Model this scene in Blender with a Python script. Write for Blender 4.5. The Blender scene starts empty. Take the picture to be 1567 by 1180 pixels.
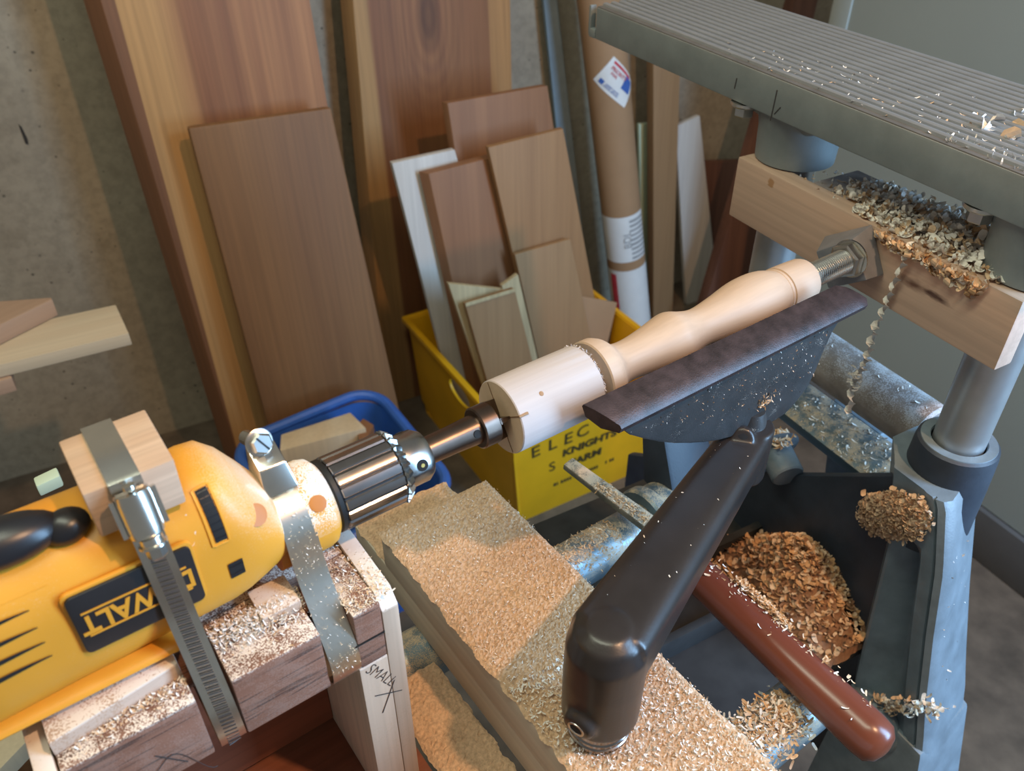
import bpy, bmesh, math, random
from mathutils import Vector, Matrix, noise
random.seed(7)
scn = bpy.context.scene
col = scn.collection
V = Vector
def rad(d): return math.radians(d)

# ------------------------------------------------------------------ camera, world, lights, exposure
PITCH = math.atan(990/1300.0)
cam_d = bpy.data.cameras.new('camera'); cam = bpy.data.objects.new('camera', cam_d); col.objects.link(cam)
cam.location = (0, 0, 1.4); cam.rotation_euler = (math.pi/2-PITCH, 0, 0)
cam_d.sensor_width = 36; cam_d.lens = 36*1300/1567.0; cam_d.clip_start = .02
cam_d.dof.use_dof = True; cam_d.dof.focus_distance = .60; cam_d.dof.aperture_fstop = 11
scn.camera = cam
scn.view_settings.view_transform = 'Standard'; scn.view_settings.look = 'None'
scn.view_settings.gamma = 1; scn.view_settings.use_curve_mapping = False
scn.view_settings.exposure = 0.0
W = bpy.data.worlds.new('world'); scn.world = W; W.use_nodes = True
W.node_tree.nodes['Background'].inputs[0].default_value = (.80, .80, .76, 1)
W.node_tree.nodes['Background'].inputs[1].default_value = .25
def light(name, kind, loc, target, energy, color, **kw):
    d = bpy.data.lights.new(name, kind); d.energy = energy; d.color = color
    for k, v in kw.items(): setattr(d, k, v)
    o = bpy.data.objects.new(name, d); col.objects.link(o); o.location = loc
    o.rotation_euler = (V(target)-V(loc)).to_track_quat('-Z', 'Y').to_euler()
    return o
light('work_lamp', 'POINT', (.68, -.02, 2.35), (0, .4, 1), 58.0, (1.0, .58, .31), shadow_soft_size=.03)
light('window_daylight', 'AREA', (1.30, .06, 1.40), (.1, .5, 1.02), 46.0, (.36, .64, 1.0), shape='RECTANGLE', size=.40, size_y=1.40)
light('ceiling_tube_light', 'AREA', (-.35, .25, 2.45), (-.1, .9, .8), 13.0, (.95, 1.0, .78), shape='RECTANGLE', size=1.2, size_y=.25)

# ------------------------------------------------------------------ frames: lathe (L), tailstock machine (S), wall (K)
class Frame:
    def __init__(s, o, x, y, z=(0, 0, 1)): s.o = V(o); s.x = V(x).normalized(); s.y = V(y).normalized(); s.z = V(z).normalized()
    def w(s, p): return s.o+s.x*p[0]+s.y*p[1]+s.z*p[2]
    def l(s, P): v = P-s.o; return V((v.dot(s.x), v.dot(s.y), v.dot(s.z)))
    def m(s, p=(0, 0, 0)):
        M = Matrix((s.x, s.y, s.z)).transposed().to_4x4(); M.translation = s.w(p); return M
hA = rad(54.2)
L = Frame((-.0854, .3538, 1.0624), (math.sin(hA), math.cos(hA), 0), (-math.cos(hA), math.sin(hA), 0))
S = Frame((.3023, .6334, 1.0624), (.87462, .48481, 0), (-.48481, .87462, 0))
K = Frame((0, 0, 0), (.883, .469, 0), (-.469, .883, 0))
G0 = Frame((0, 0, 0), (1, 0, 0), (0, 1, 0))
# photogrammetry: a measured picture point carried onto a real plane of the place
CP, SP = math.cos(PITCH), math.sin(PITCH)
EYE = V((0, 0, 1.4))
def ray(x, y): return V(((x-783.5)/1300, CP+SP*(590-y)/1300, -SP+CP*(590-y)/1300))
def hit(x, y, P, n): r = ray(x, y); return EYE+r*((V(P)-EYE).dot(n)/r.dot(n))
def far(x, y, d): return EYE+ray(x, y)*d

# ------------------------------------------------------------------ mesh builder
class MB:
    def __init__(s): s.v = []; s.f = []; s.mi = []
    def add(s, vs, fs, mi=0):
        n = len(s.v); s.v += [V(p) for p in vs]; s.f += [[i+n for i in f] for f in fs]; s.mi += [mi]*len(fs); return s
    def box(s, x0, x1, y0, y1, z0, z1, bev=0.0, mi=0, seg=2):
        if bev <= 0:
            vs = [(x, y, z) for x in (x0, x1) for y in (y0, y1) for z in (z0, z1)]
            return s.add(vs, [(0, 1, 3, 2), (4, 6, 7, 5), (0, 4, 5, 1), (2, 3, 7, 6), (0, 2, 6, 4), (1, 5, 7, 3)], mi)
        b = bmesh.new(); bmesh.ops.create_cube(b, size=1)
        for v in b.verts: v.co = V(((x0+x1)/2+v.co.x*(x1-x0), (y0+y1)/2+v.co.y*(y1-y0), (z0+z1)/2+v.co.z*(z1-z0)))
        bmesh.ops.bevel(b, geom=b.edges[:], offset=bev, segments=seg, affect='EDGES', profile=.6)
        return s.bm(b, mi)
    def bm(s, b, mi=0):
        b.verts.index_update(); s.add([v.co.copy() for v in b.verts], [[v.index for v in f.verts] for f in b.faces], mi); b.free(); return s
    def hexa(s, p, bev=0.0, mi=0):
        # p: 4 bottom then 4 top corners
        b = bmesh.new(); vs = [b.verts.new(q) for q in p]
        for f in ((3, 2, 1, 0), (4, 5, 6, 7), (0, 1, 5, 4), (1, 2, 6, 5), (2, 3, 7, 6), (3, 0, 4, 7)): b.faces.new([vs[i] for i in f])
        bmesh.ops.recalc_face_normals(b, faces=b.faces[:])
        if bev: bmesh.ops.bevel(b, geom=b.edges[:], offset=bev, segments=2, affect='EDGES', profile=.6)
        return s.bm(b, mi)
    def loft(s, rings, closed=True, cap0=True, cap1=True, mi=0):
        n = len(rings[0]); vs = [p for r in rings for p in r]; fs = []
        for i in range(len(rings)-1):
            for j in range(n if closed else n-1):
                k = (j+1) % n; fs.append((i*n+j, i*n+k, (i+1)*n+k, (i+1)*n+j))
        if cap0: fs.append(list(range(n))[::-1])
        if cap1: fs.append([(len(rings)-1)*n+j for j in range(n)])
        return s.add(vs, fs, mi)
    def turn(s, prof, o=(0, 0, 0), ax=(1, 0, 0), n=48, cap0=True, cap1=True, mi=0, wob=None):
        ax = V(ax).normalized(); u = ax.orthogonal().normalized()
        if abs(ax.z) < .9: u = (V((0, 0, 1))-ax*ax.z).normalized()
        w = ax.cross(u); o = V(o); R = []
        for t, r in prof:
            R.append([o+ax*t+(u*math.cos(2*math.pi*j/n)+w*math.sin(2*math.pi*j/n))*(r*(wob(t, j) if wob else 1)) for j in range(n)])
        return s.loft(R, True, cap0, cap1, mi)
    def cyl(s, p0, p1, r0, r1=None, n=32, mi=0, bev=0):
        p0 = V(p0); p1 = V(p1); d = (p1-p0).length; r1 = r0 if r1 is None else r1
        pr = [(0, r0), (d, r1)] if not bev else [(0, r0-bev), (bev, r0), (d-bev, r1), (d, r1-bev)]
        return s.turn(pr, p0, p1-p0, n, mi=mi)
    def prism(s, poly, ext, mi=0, bev=0):
        # poly: list of 3D points (planar), ext: extrusion vector
        b = bmesh.new(); f = b.faces.new([b.verts.new(p) for p in poly])
        r = bmesh.ops.extrude_face_region(b, geom=[f])
        bmesh.ops.translate(b, verts=[g for g in r['geom'] if isinstance(g, bmesh.types.BMVert)], vec=V(ext))
        bmesh.ops.recalc_face_normals(b, faces=b.faces[:])
        if bev: bmesh.ops.bevel(b, geom=b.edges[:], offset=bev, segments=2, affect='EDGES', profile=.6)
        return s.bm(b, mi)
    def ribbon(s, path, side, w, t, mi=0):
        # flat band: path points, side unit vector (constant), width w, thickness t (outward by path normal)
        P = [V(p) for p in path]; sd = V(side).normalized(); R = []
        for i, p in enumerate(P):
            d = (P[min(i+1, len(P)-1)]-P[max(i-1, 0)]).normalized(); nn = d.cross(sd).normalized()
            R.append([p-sd*w/2, p+sd*w/2, p+sd*w/2+nn*t, p-sd*w/2+nn*t])
        return s.loft(R, True, True, True, mi)
    def build(s, name, mats, parent=None, frame=None, base=(0, 0, 0), ang=35, recalc=True):
        """verts are in `frame` coordinates; object origin sits at base (frame coordinates)"""
        me = bpy.data.meshes.new(name); bs = V(base)
        if parent is not None: bs = V(parent['base'])
        me.from_pydata([v-bs for v in s.v], [], s.f); me.update()
        if recalc:
            b = bmesh.new(); b.from_mesh(me); bmesh.ops.recalc_face_normals(b, faces=b.faces[:]); b.to_mesh(me); b.free()
        if not isinstance(mats, (list, tuple)): mats = [mats]
        for m in mats: me.materials.append(m)
        if len(mats) > 1: me.polygons.foreach_set('material_index', s.mi)
        if ang:
            me.polygons.foreach_set('use_smooth', [True]*len(me.polygons)); me.set_sharp_from_angle(angle=rad(ang))
        o = bpy.data.objects.new(name, me); col.objects.link(o)
        if parent is not None: o.parent = parent
        else: o.matrix_world = (frame or G0).m(bs)
        if parent is not None or True: o['base'] = tuple(bs)
        return o
def tag(o, label=None, cat=None, group=None, kind=None):
    if label: o['label'] = label
    if cat: o['category'] = cat
    if group: o['group'] = group
    if kind: o['kind'] = kind
    return o
def thing(name, label, cat, frame, base=(0, 0, 0), group=None):
    o = bpy.data.objects.new(name, None); col.objects.link(o); o.matrix_world = frame.m(base); o['base'] = tuple(base)
    o.empty_display_size = .02
    return tag(o, label, cat, group)
def fr_of(quad):
    """frame on a board: origin bottom-left, x along the bottom, z up the left edge, y = away"""
    x = (quad[1]-quad[0]).normalized(); z = quad[3]-quad[0]; z = (z-x*z.dot(x)).normalized(); y = z.cross(x)
    return Frame(quad[0], x, y, z)
def text(name, body, size, mat, parent=None, M=None, ext=.0002, align='CENTER', sx=1.0, bold=0.0):
    c = bpy.data.curves.new(name, 'FONT'); c.body = body; c.size = size; c.extrude = ext; c.align_x = align; c.align_y = 'CENTER'; c.offset = bold
    c.resolution_u = 3
    t = bpy.data.objects.new(name, c); col.objects.link(t)
    dg = bpy.context.evaluated_depsgraph_get(); me = bpy.data.meshes.new_from_object(t.evaluated_get(dg))
    bpy.data.objects.remove(t); bpy.data.curves.remove(c)
    if sx != 1: me.transform(Matrix.Diagonal((sx, 1, 1, 1)))
    me.materials.clear(); me.materials.append(mat)
    o = bpy.data.objects.new(name, me); col.objects.link(o)
    if parent is not None: o.parent = parent
    o.matrix_world = M if parent is None else M
    if parent is not None:
        bpy.context.view_layer.update(); o.matrix_parent_inverse = Matrix(); o.matrix_basis = parent.matrix_world.inverted() @ M
    return o

# ------------------------------------------------------------------ materials
def mk(name):
    m = bpy.data.materials.new(name); m.use_nodes = True; nt = m.node_tree; return m, nt, nt.nodes['Principled BSDF']
def N(nt, t, **kw):
    n = nt.nodes.new(t)
    for k, v in kw.items():
        if k in n.inputs.keys() if isinstance(k, str) else False: n.inputs[k].default_value = v
        else: setattr(n, k, v)
    return n
def coords(nt, scale=(1, 1, 1), loc=(0, 0, 0)):
    tc = nt.nodes.new('ShaderNodeTexCoord'); mp = nt.nodes.new('ShaderNodeMapping')
    mp.inputs['Scale'].default_value = scale; mp.inputs['Location'].default_value = loc
    nt.links.new(tc.outputs['Object'], mp.inputs[0]); return mp.outputs[0]
def noi(nt, vec, sc, det=4, rough=.55, dist=0):
    n = nt.nodes.new('ShaderNodeTexNoise'); n.inputs['Scale'].default_value = sc; n.inputs['Detail'].default_value = det
    n.inputs['Roughness'].default_value = rough; n.inputs['Distortion'].default_value = dist
    nt.links.new(vec, n.inputs['Vector']); return n.outputs['Fac']
def ramp(nt, fac, stops):
    r = nt.nodes.new('ShaderNodeValToRGB'); e = r.color_ramp.elements
    while len(e) < len(stops): e.new(.5)
    for i, (p, c) in enumerate(stops):
        e[i].position = p; e[i].color = (*c, 1) if len(c) == 3 else c
    nt.links.new(fac, r.inputs[0]); return r.outputs[0]
def mix(nt, fac, a, b, mode='MIX'):
    n = nt.nodes.new('ShaderNodeMix'); n.data_type = 'RGBA'; n.blend_type = mode
    for k, v in ((0, fac), (6, a), (7, b)):
        if hasattr(v, 'is_linked') or hasattr(v, 'links'): nt.links.new(v, n.inputs[k])
        elif k == 0: n.inputs[0].default_value = v
        else: n.inputs[k].default_value = (*v, 1)
    return n.outputs[2]
def mth(nt, op, a, b=0.0):
    n = nt.nodes.new('ShaderNodeMath'); n.operation = op; n.use_clamp = False
    for i, v in ((0, a), (1, b)):
        if hasattr(v, 'links'): nt.links.new(v, n.inputs[i])
        else: n.inputs[i].default_value = v
    return n.outputs[0]
def bump(nt, b, h, strength=.3, dist=.001):
    n = nt.nodes.new('ShaderNodeBump'); n.inputs['Strength'].default_value = strength; n.inputs['Distance'].default_value = dist
    nt.links.new(h, n.inputs['Height']); nt.links.new(n.outputs[0], b.inputs['Normal'])
def upness(nt):
    g = nt.nodes.new('ShaderNodeNewGeometry'); s = nt.nodes.new('ShaderNodeSeparateXYZ'); nt.links.new(g.outputs['True Normal'], s.inputs[0]); return s.outputs[2]
def dusted(nt, colr, amount, scale=900, dust=(.80, .71, .62), up=True, lo=.5):
    v = coords(nt); n1 = noi(nt, v, scale, 2, .6); n2 = noi(nt, v, scale*.05, 3, .6)
    f = mth(nt, 'ADD', mth(nt, 'MULTIPLY', n1, .55), mth(nt, 'MULTIPLY', n2, .45))
    m = nt.nodes.new('ShaderNodeMapRange'); m.inputs[1].default_value = lo-amount*.2; m.inputs[2].default_value = lo-amount*.2+.06; nt.links.new(f, m.inputs[0])
    fac = m.outputs[0]
    if up:
        mu = nt.nodes.new('ShaderNodeMapRange'); mu.inputs[1].default_value = -.05; mu.inputs[2].default_value = .6; nt.links.new(upness(nt), mu.inputs[0]); fac = mth(nt, 'MULTIPLY', fac, mu.outputs[0])
    return mix(nt, fac, colr, dust), fac
def plain(name, c, rough=.5, metal=0, var=.15, scale=30, bmp=0, bsc=200, dust=0, dscale=900, spec=.5, dcol=(.80, .71, .62), up=True, dlo=.5):
    m, nt, b = mk(name); v = coords(nt)
    n = noi(nt, v, scale, 4); d = tuple(x*(1-var) for x in c); l = tuple(min(1, x*(1+var)) for x in c)
    cc = ramp(nt, n, [(.3, d), (.7, l)])
    if dust:
        cc, fac = dusted(nt, cc, dust, dscale, dcol, up, dlo)
        if metal: nt.links.new(mth(nt, 'MULTIPLY', mth(nt, 'SUBTRACT', 1.0, fac), metal), b.inputs['Metallic'])
        rr = nt.nodes.new('ShaderNodeMapRange'); rr.inputs[3].default_value = rough; rr.inputs[4].default_value = .9; nt.links.new(fac, rr.inputs[0]); nt.links.new(rr.outputs[0], b.inputs['Roughness'])
    else:
        b.inputs['Metallic'].default_value = metal; b.inputs['Roughness'].default_value = rough
    nt.links.new(cc, b.inputs['Base Color']); b.inputs['Specular IOR Level'].default_value = spec
    if bmp: bump(nt, b, noi(nt, v, bsc, 3), bmp, .0008)
    return m
def wood(name, light_c, dark_c, grain='z', scale=1.0, rough=.6, seed=0, streak=.5, bmp=.15, dust=0, fibre=.25, wav=True, dcol=(.80, .71, .62), dscale=900, dlo=.5, sap=None, knot=None, pores=None):
    m, nt, b = mk(name)
    st = {'x': (.07, 1, 1), 'y': (1, .07, 1), 'z': (1, 1, .07)}[grain]; st2 = {'x': (.02, 1, 1), 'y': (1, .02, 1), 'z': (1, 1, .02)}[grain]
    lo = (seed*1.37, seed*.71, seed*2.13)
    v1 = coords(nt, st, lo); v2 = coords(nt, st2, lo)
    if knot:
        # bend the grain round a knot (x, z, radius)
        kx, kz, kr = knot; tc = nt.nodes.new('ShaderNodeTexCoord')
        df = nt.nodes.new('ShaderNodeVectorMath'); df.operation = 'SUBTRACT'; df.inputs[1].default_value = (kx, 0, kz); nt.links.new(tc.outputs['Object'], df.inputs[0])
        sc = nt.nodes.new('ShaderNodeVectorMath'); sc.operation = 'MULTIPLY'; sc.inputs[1].default_value = (1, 0, .38); nt.links.new(df.outputs[0], sc.inputs[0])
        ln = nt.nodes.new('ShaderNodeVectorMath'); ln.operation = 'LENGTH'; nt.links.new(sc.outputs[0], ln.inputs[0]); kd = ln.outputs['Value']
    big = noi(nt, v1, 14*scale, 3, .5, .6); fine = noi(nt, v2, 160*scale, 2, .6)
    if wav:
        w = nt.nodes.new('ShaderNodeTexWave'); w.inputs['Scale'].default_value = 7*scale; w.inputs['Distortion'].default_value = 9; w.inputs['Detail'].default_value = 2
        w.bands_direction = {'x': 'Y', 'y': 'X', 'z': 'X'}[grain]; nt.links.new(v1, w.inputs[0]); big = mth(nt, 'ADD', mth(nt, 'MULTIPLY', big, .86), mth(nt, 'MULTIPLY', w.outputs['Fac'], .14))
    if knot:
        rr = nt.nodes.new('ShaderNodeTexWave'); rr.wave_type = 'BANDS'; rr.inputs['Scale'].default_value = 1
        s1 = mth(nt, 'SINE', mth(nt, 'MULTIPLY', kd, 420)); fall = nt.nodes.new('ShaderNodeMapRange'); fall.inputs[1].default_value = kr*.6; fall.inputs[2].default_value = kr*3.5; fall.inputs[3].default_value = 1; fall.inputs[4].default_value = 0; nt.links.new(kd, fall.inputs[0])
        big = mth(nt, 'ADD', big, mth(nt, 'MULTIPLY', mth(nt, 'MULTIPLY', s1, fall.outputs[0]), .11))
        core = nt.nodes.new('ShaderNodeMapRange'); core.inputs[1].default_value = kr*.5; core.inputs[2].default_value = kr; core.inputs[3].default_value = 1; core.inputs[4].default_value = 0; nt.links.new(kd, core.inputs[0])
    c = ramp(nt, big, [(.5-streak*.5, dark_c), (.5+streak*.5, light_c)])
    if sap:
        # pale sapwood edges: list of (x_from, x_to, colour)
        tc = nt.nodes.new('ShaderNodeTexCoord'); sx = nt.nodes.new('ShaderNodeSeparateXYZ'); nt.links.new(tc.outputs['Object'], sx.inputs[0])
        wob = mth(nt, 'MULTIPLY', mth(nt, 'SUBTRACT', noi(nt, v1, 5, 2), .5), .05)
        xw = mth(nt, 'ADD', sx.outputs[0], wob)
        for x0, x1, sc_ in sap:
            xx = sx.outputs[0] if x0 < 0 else xw
            r = nt.nodes.new('ShaderNodeMapRange'); r.inputs[1].default_value = x0; r.inputs[2].default_value = x1; r.inputs[3].default_value = 1; r.inputs[4].default_value = 0; nt.links.new(xx, r.inputs[0])
            c = mix(nt, r.outputs[0], c, sc_)
    if knot: c = mix(nt, mth(nt, 'MULTIPLY', core.outputs[0], .55), c, tuple(x*.35 for x in dark_c))
    c = mix(nt, fibre, c, ramp(nt, fine, [(.35, (.25, .25, .25)), (.65, (1, 1, 1))]), 'MULTIPLY')
    if pores:
        p = noi(nt, coords(nt, {'x': (.05, 1, 1), 'y': (1, .05, 1), 'z': (1, 1, .05)}[grain], lo), 420, 2, .7)
        pr = nt.nodes.new('ShaderNodeMapRange'); pr.inputs[1].default_value = .56; pr.inputs[2].default_value = .66; nt.links.new(p, pr.inputs[0])
        c = mix(nt, mth(nt, 'MULTIPLY', pr.outputs[0], .8), c, pores)
    if dust: c, _ = dusted(nt, c, dust, dscale, dcol, True, dlo)
    nt.links.new(c, b.inputs['Base Color']); b.inputs['Roughness'].default_value = rough
    if bmp: bump(nt, b, mth(nt, 'ADD', fine, noi(nt, v1, 90*scale, 2)), bmp, .0008)
    return m

# woods
M_red = wood('redwood_plank_wood', (.44, .20, .078), (.22, .080, .032), streak=.55, seed=1, sap=[(.055, .10, (.50, .27, .10)), (-.0015, .0005, (.20, .085, .036))], scale=.8)
M_brown = wood('brown_board_wood', (.265, .130, .048), (.180, .080, .029), streak=.9, seed=2, fibre=.2)
M_fir = wood('knotty_fir_wood', (.33, .145, .055), (.185, .068, .029), streak=.7, seed=3, sap=[(.072, .080, (.42, .23, .085)), (.352, .345, (.42, .21, .075)), (-.0015, .0005, (.085, .045, .028))], knot=(.203, .937, .030))
M_whitew = wood('whitewashed_wood', (.62, .58, .52), (.52, .47, .42), seed=4, fibre=.15)
M_tan = wood('tan_board_wood', (.38, .205, .088), (.28, .14, .057), seed=5, fibre=.15, streak=.9)
M_tan2 = wood('cedar_board_wood', (.33, .155, .068), (.22, .095, .041), seed=6, fibre=.15, streak=.9)
M_tan3 = wood('light_tan_board_wood', (.38, .225, .105), (.29, .16, .072), seed=7, fibre=.12, streak=1)
M_pale = wood('pale_pine_wood', (.70, .58, .40), (.58, .44, .27), seed=8, fibre=.12)
M_edge = wood('pale_edge_wood', (.62, .45, .24), (.5, .34, .17), seed=9)
M_dark = wood('dark_stick_wood', (.20, .085, .05), (.10, .042, .028), seed=10)
M_shelf = wood('shelf_board_wood', (.66, .55, .38), (.56, .43, .28), grain='x', seed=11, fibre=.1)
M_shelf2 = wood('shelf_offcut_wood', (.48, .32, .21), (.40, .25, .16), grain='x', seed=12, fibre=.1)
M_walnut = wood('walnut_cradle_wood', (.33, .165, .105), (.20, .092, .058), grain='x', seed=13, scale=1.6, pores=(.045, .025, .02), dust=.10, dscale=1200, bmp=.3)
M_maple = wood('end_plate_wood', (.66, .51, .37), (.55, .41, .29), grain='z', seed=14, fibre=.25, dust=.6, rough=.75)
M_shim = wood('pale_shim_wood', (.60, .42, .30), (.50, .33, .22), grain='x', seed=15, dust=.35)
M_block = wood('clamped_block_wood', (.66, .47, .32), (.46, .29, .18), grain='x', seed=16, scale=2.2, fibre=.25, streak=.6)
M_mahog = wood('red_base_wood', (.27, .088, .042), (.18, .052, .026), grain='x', seed=17)
M_beam = wood('beam_wood', (.60, .53, .42), (.50, .43, .33), grain='y', seed=18, fibre=.15)
M_turn = wood('turned_maple_wood', (.60, .44, .32), (.53, .37, .25), grain='x', seed=19, scale=1.5, fibre=.10, streak=1, bmp=.05, rough=.55)
M_turn_rough = wood('turned_blank_wood', (.54, .48, .45), (.49, .42, .39), grain='x', seed=20, scale=2, fibre=.07, streak=1.6, bmp=.15, rough=.8)
M_endgrain = plain('endgrain_wood', (.62, .44, .28), .75, var=.12, scale=60, bmp=.2, bsc=700)
M_bar = wood('tailstock_bar_wood', (.60, .40, .28), (.44, .26, .17), grain='y', seed=21, fibre=.15, scale=1.3, knot=None, rough=.6)
M_handle = wood('red_brown_handle_wood', (.185, .050, .022), (.13, .034, .028), grain='y', seed=22, rough=.26, bmp=.03, fibre=.1)
# paints, metals
def concrete():
    m, nt, b = mk('old_concrete'); v = coords(nt)
    n1 = noi(nt, v, 2.2, 6, .6); n2 = noi(nt, v, 60, 4, .6); n3 = noi(nt, v, 16, 3, .6)
    c = ramp(nt, n1, [(.3, (.29, .235, .165)), (.55, (.36, .30, .215)), (.75, (.39, .335, .25))])
    c = mix(nt, .35, c, ramp(nt, n2, [(.35, (.5, .5, .5)), (.6, (1, 1, 1))]), 'MULTIPLY')
    p = nt.nodes.new('ShaderNodeTexVoronoi'); p.inputs['Scale'].default_value = 38; nt.links.new(v, p.inputs[0])
    jr = mth(nt, 'ADD', p.outputs['Distance'], mth(nt, 'MULTIPLY', mth(nt, 'SUBTRACT', noi(nt, v, 90, 3), .5), .25))
    pm = nt.nodes.new('ShaderNodeMapRange'); pm.inputs[1].default_value = .04; pm.inputs[2].default_value = .13; pm.inputs[3].default_value = 1; pm.inputs[4].default_value = 0; nt.links.new(jr, pm.inputs[0])
    gate = nt.nodes.new('ShaderNodeMapRange'); gate.inputs[1].default_value = .44; gate.inputs[2].default_value = .54; nt.links.new(noi(nt, v, 9, 2), gate.inputs[0])
    pit = mth(nt, 'MULTIPLY', pm.outputs[0], gate.outputs[0])
    c = mix(nt, pit, c, (.10, .085, .06))
    st = nt.nodes.new('ShaderNodeMapRange'); st.inputs[1].default_value = .58; st.inputs[2].default_value = .75; nt.links.new(n3, st.inputs[0])
    c = mix(nt, mth(nt, 'MULTIPLY', st.outputs[0], .45), c, (.16, .125, .08))
    nt.links.new(c, b.inputs['Base Color']); b.inputs['Roughness'].default_value = .9
    bump(nt, b, mth(nt, 'SUBTRACT', n2, pit), .3, .003); return m
M_conc = concrete()
M_floor = plain('dusty_floor_concrete', (.13, .095, .065), .9, var=.35, scale=14, bmp=.3, bsc=120)
M_panel = plain('grey_green_wall_paint', (.315, .36, .345), .65, var=.03, scale=3)
M_panel_trim = plain('grey_green_trim_paint', (.36, .41, .395), .6, var=.03)
M_base = plain('dark_grey_baseboard_paint', (.115, .115, .115), .6, var=.05)
M_alu = plain('ribbed_aluminium', (.33, .35, .375), .42, .55, var=.08, scale=50, bmp=.05, bsc=900)
M_aludk = plain('grimy_aluminium_groove', (.16, .155, .15), .55, .4, var=.15, scale=50)
M_alucast = plain('grey_cast_aluminium', (.24, .265, .265), .6, .25, var=.10, scale=40, bmp=.12, bsc=500)
M_steel = plain('brushed_steel', (.56, .55, .52), .30, 1.0, var=.08, scale=80)
M_tube = plain('ground_steel_tube', (.46, .47, .47), .34, .7, var=.10, scale=30)
M_waytube = plain('dusty_way_tube', (.17, .24, .28), .38, .6, var=.15, scale=25, dust=.12, dscale=1400, dcol=(.55, .42, .28))
M_railtube = plain('weathered_rail_tube', (.30, .26, .23), .6, .35, var=.3, scale=35, dust=.1, dcol=(.5, .5, .5))
M_zinc = plain('zinc_plate', (.72, .71, .66), .24, 1.0, var=.06, scale=60)
M_zincd = plain('dusty_zinc_band', (.76, .73, .64), .30, 1.0, var=.06, scale=60)
M_chrome = plain('chuck_steel', (.33, .31, .30), .22, 1.0, var=.12, scale=60)
M_chuckdark = plain('chuck_groove_steel', (.012, .012, .012), .5, .2)
M_nose = plain('chuck_nose_steel', (.40, .40, .39), .24, 1.0, var=.1, scale=70)
M_bronze = plain('dark_drive_steel', (.17, .125, .10), .30, 1.0, var=.15, scale=70)
M_slot = plain('clamp_slot_shadow_steel', (.10, .09, .085), .4, .6)
M_brass = plain('brass_key_hole', (.6, .4, .12), .4, 1.0)
M_hole = plain('dark_hole', (.006, .006, .006), .8)
M_rest = plain('dusty_tool_rest_iron', (.050, .050, .050), .42, .3, var=.25, scale=40, bmp=.2, bsc=700, dust=.05, dscale=1300, dcol=(.50, .44, .37), up=False, dlo=.625)
M_restedge = plain('worn_tool_rest_steel', (.040, .026, .026), .42, .2, var=.5, scale=90, bmp=.25, bsc=900)
M_arm = plain('black_arm_enamel', (.026, .021, .019), .30, 0, var=.15, scale=30, bmp=.06, bsc=600, dust=.0)
M_cast = plain('blue_grey_hammer_paint', (.16, .20, .23), .42, .0, var=.2, scale=35, bmp=.25, bsc=400)
M_castd = plain('shaded_casting_paint', (.030, .038, .052), .5, .0, var=.2, scale=35, bmp=.15, bsc=400)  # darker copy of the casting paint, shade of inner faces in its colour
M_yellow = plain('yellow_drill_plastic', (.70, .31, .028), .40, var=.07, scale=14, bmp=.05, bsc=1500)
M_yellowd = plain('dusty_yellow_drill_plastic', (.70, .31, .028), .5, var=.06, scale=14, dust=.42, dscale=1300, dcol=(.80, .73, .64), bmp=.05, bsc=1500)
M_orange = plain('inner_orange_plastic', (.46, .15, .010), .5, var=.05)  # orange plastic, darkened to paint the shade in the screw recesses
M_black = plain('black_plastic', (.012, .012, .014), .33, var=.2)
M_label = plain('black_name_plate', (.018, .017, .018), .38, var=.2, dust=.05, up=False, dscale=3500, dlo=.70)
M_crate = plain('yellow_crate_plastic', (.82, .40, .006), .5, var=.1, scale=8)
M_marker = plain('dark_marker_ink', (.07, .045, .01), .6, var=.2)
M_blue = plain('blue_tub_plastic', (.035, .12, .42), .4, var=.1)
M_card = plain('brown_cardboard', (.35, .205, .105), .75, var=.07, scale=10)
M_white = plain('white_label_paper', (.72, .72, .70), .6, var=.03)
M_grey = plain('grey_print', (.33, .33, .33), .6)
M_redp = plain('red_print', (.55, .05, .07), .6)
M_bluep = plain('blue_print', (.05, .13, .42), .6)
M_strip = plain('blue_grey_paint_strip', (.17, .22, .25), .6, var=.1)
M_green = plain('pale_green_plastic', (.55, .66, .48), .6, var=.05)
M_pencil = plain('pencil_graphite', (.05, .045, .045), .6)
M_shade_iron = plain('shade_toned_iron', (.022, .022, .022), .85, var=.3, scale=40)  # iron colour darkened to stand in for shade inside the carriage
M_tan_sd = plain('sawdust_tan', (.60, .40, .245), .95, var=.22, scale=420, bmp=.6, bsc=900)
M_sd = [plain('shaving_white', (.84, .78, .70), .8, var=.1, scale=200), plain('shaving_tan', (.66, .46, .29), .8, var=.15, scale=200), plain('shaving_orange', (.50, .29, .14), .85, var=.2, scale=200)]
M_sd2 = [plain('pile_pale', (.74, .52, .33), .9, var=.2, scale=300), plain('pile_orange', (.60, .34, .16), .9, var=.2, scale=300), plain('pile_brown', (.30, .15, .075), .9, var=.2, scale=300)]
M_dustw = plain('white_dust', (.80, .72, .63), .95, var=.12, scale=600, bmp=.5, bsc=1200)

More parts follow.
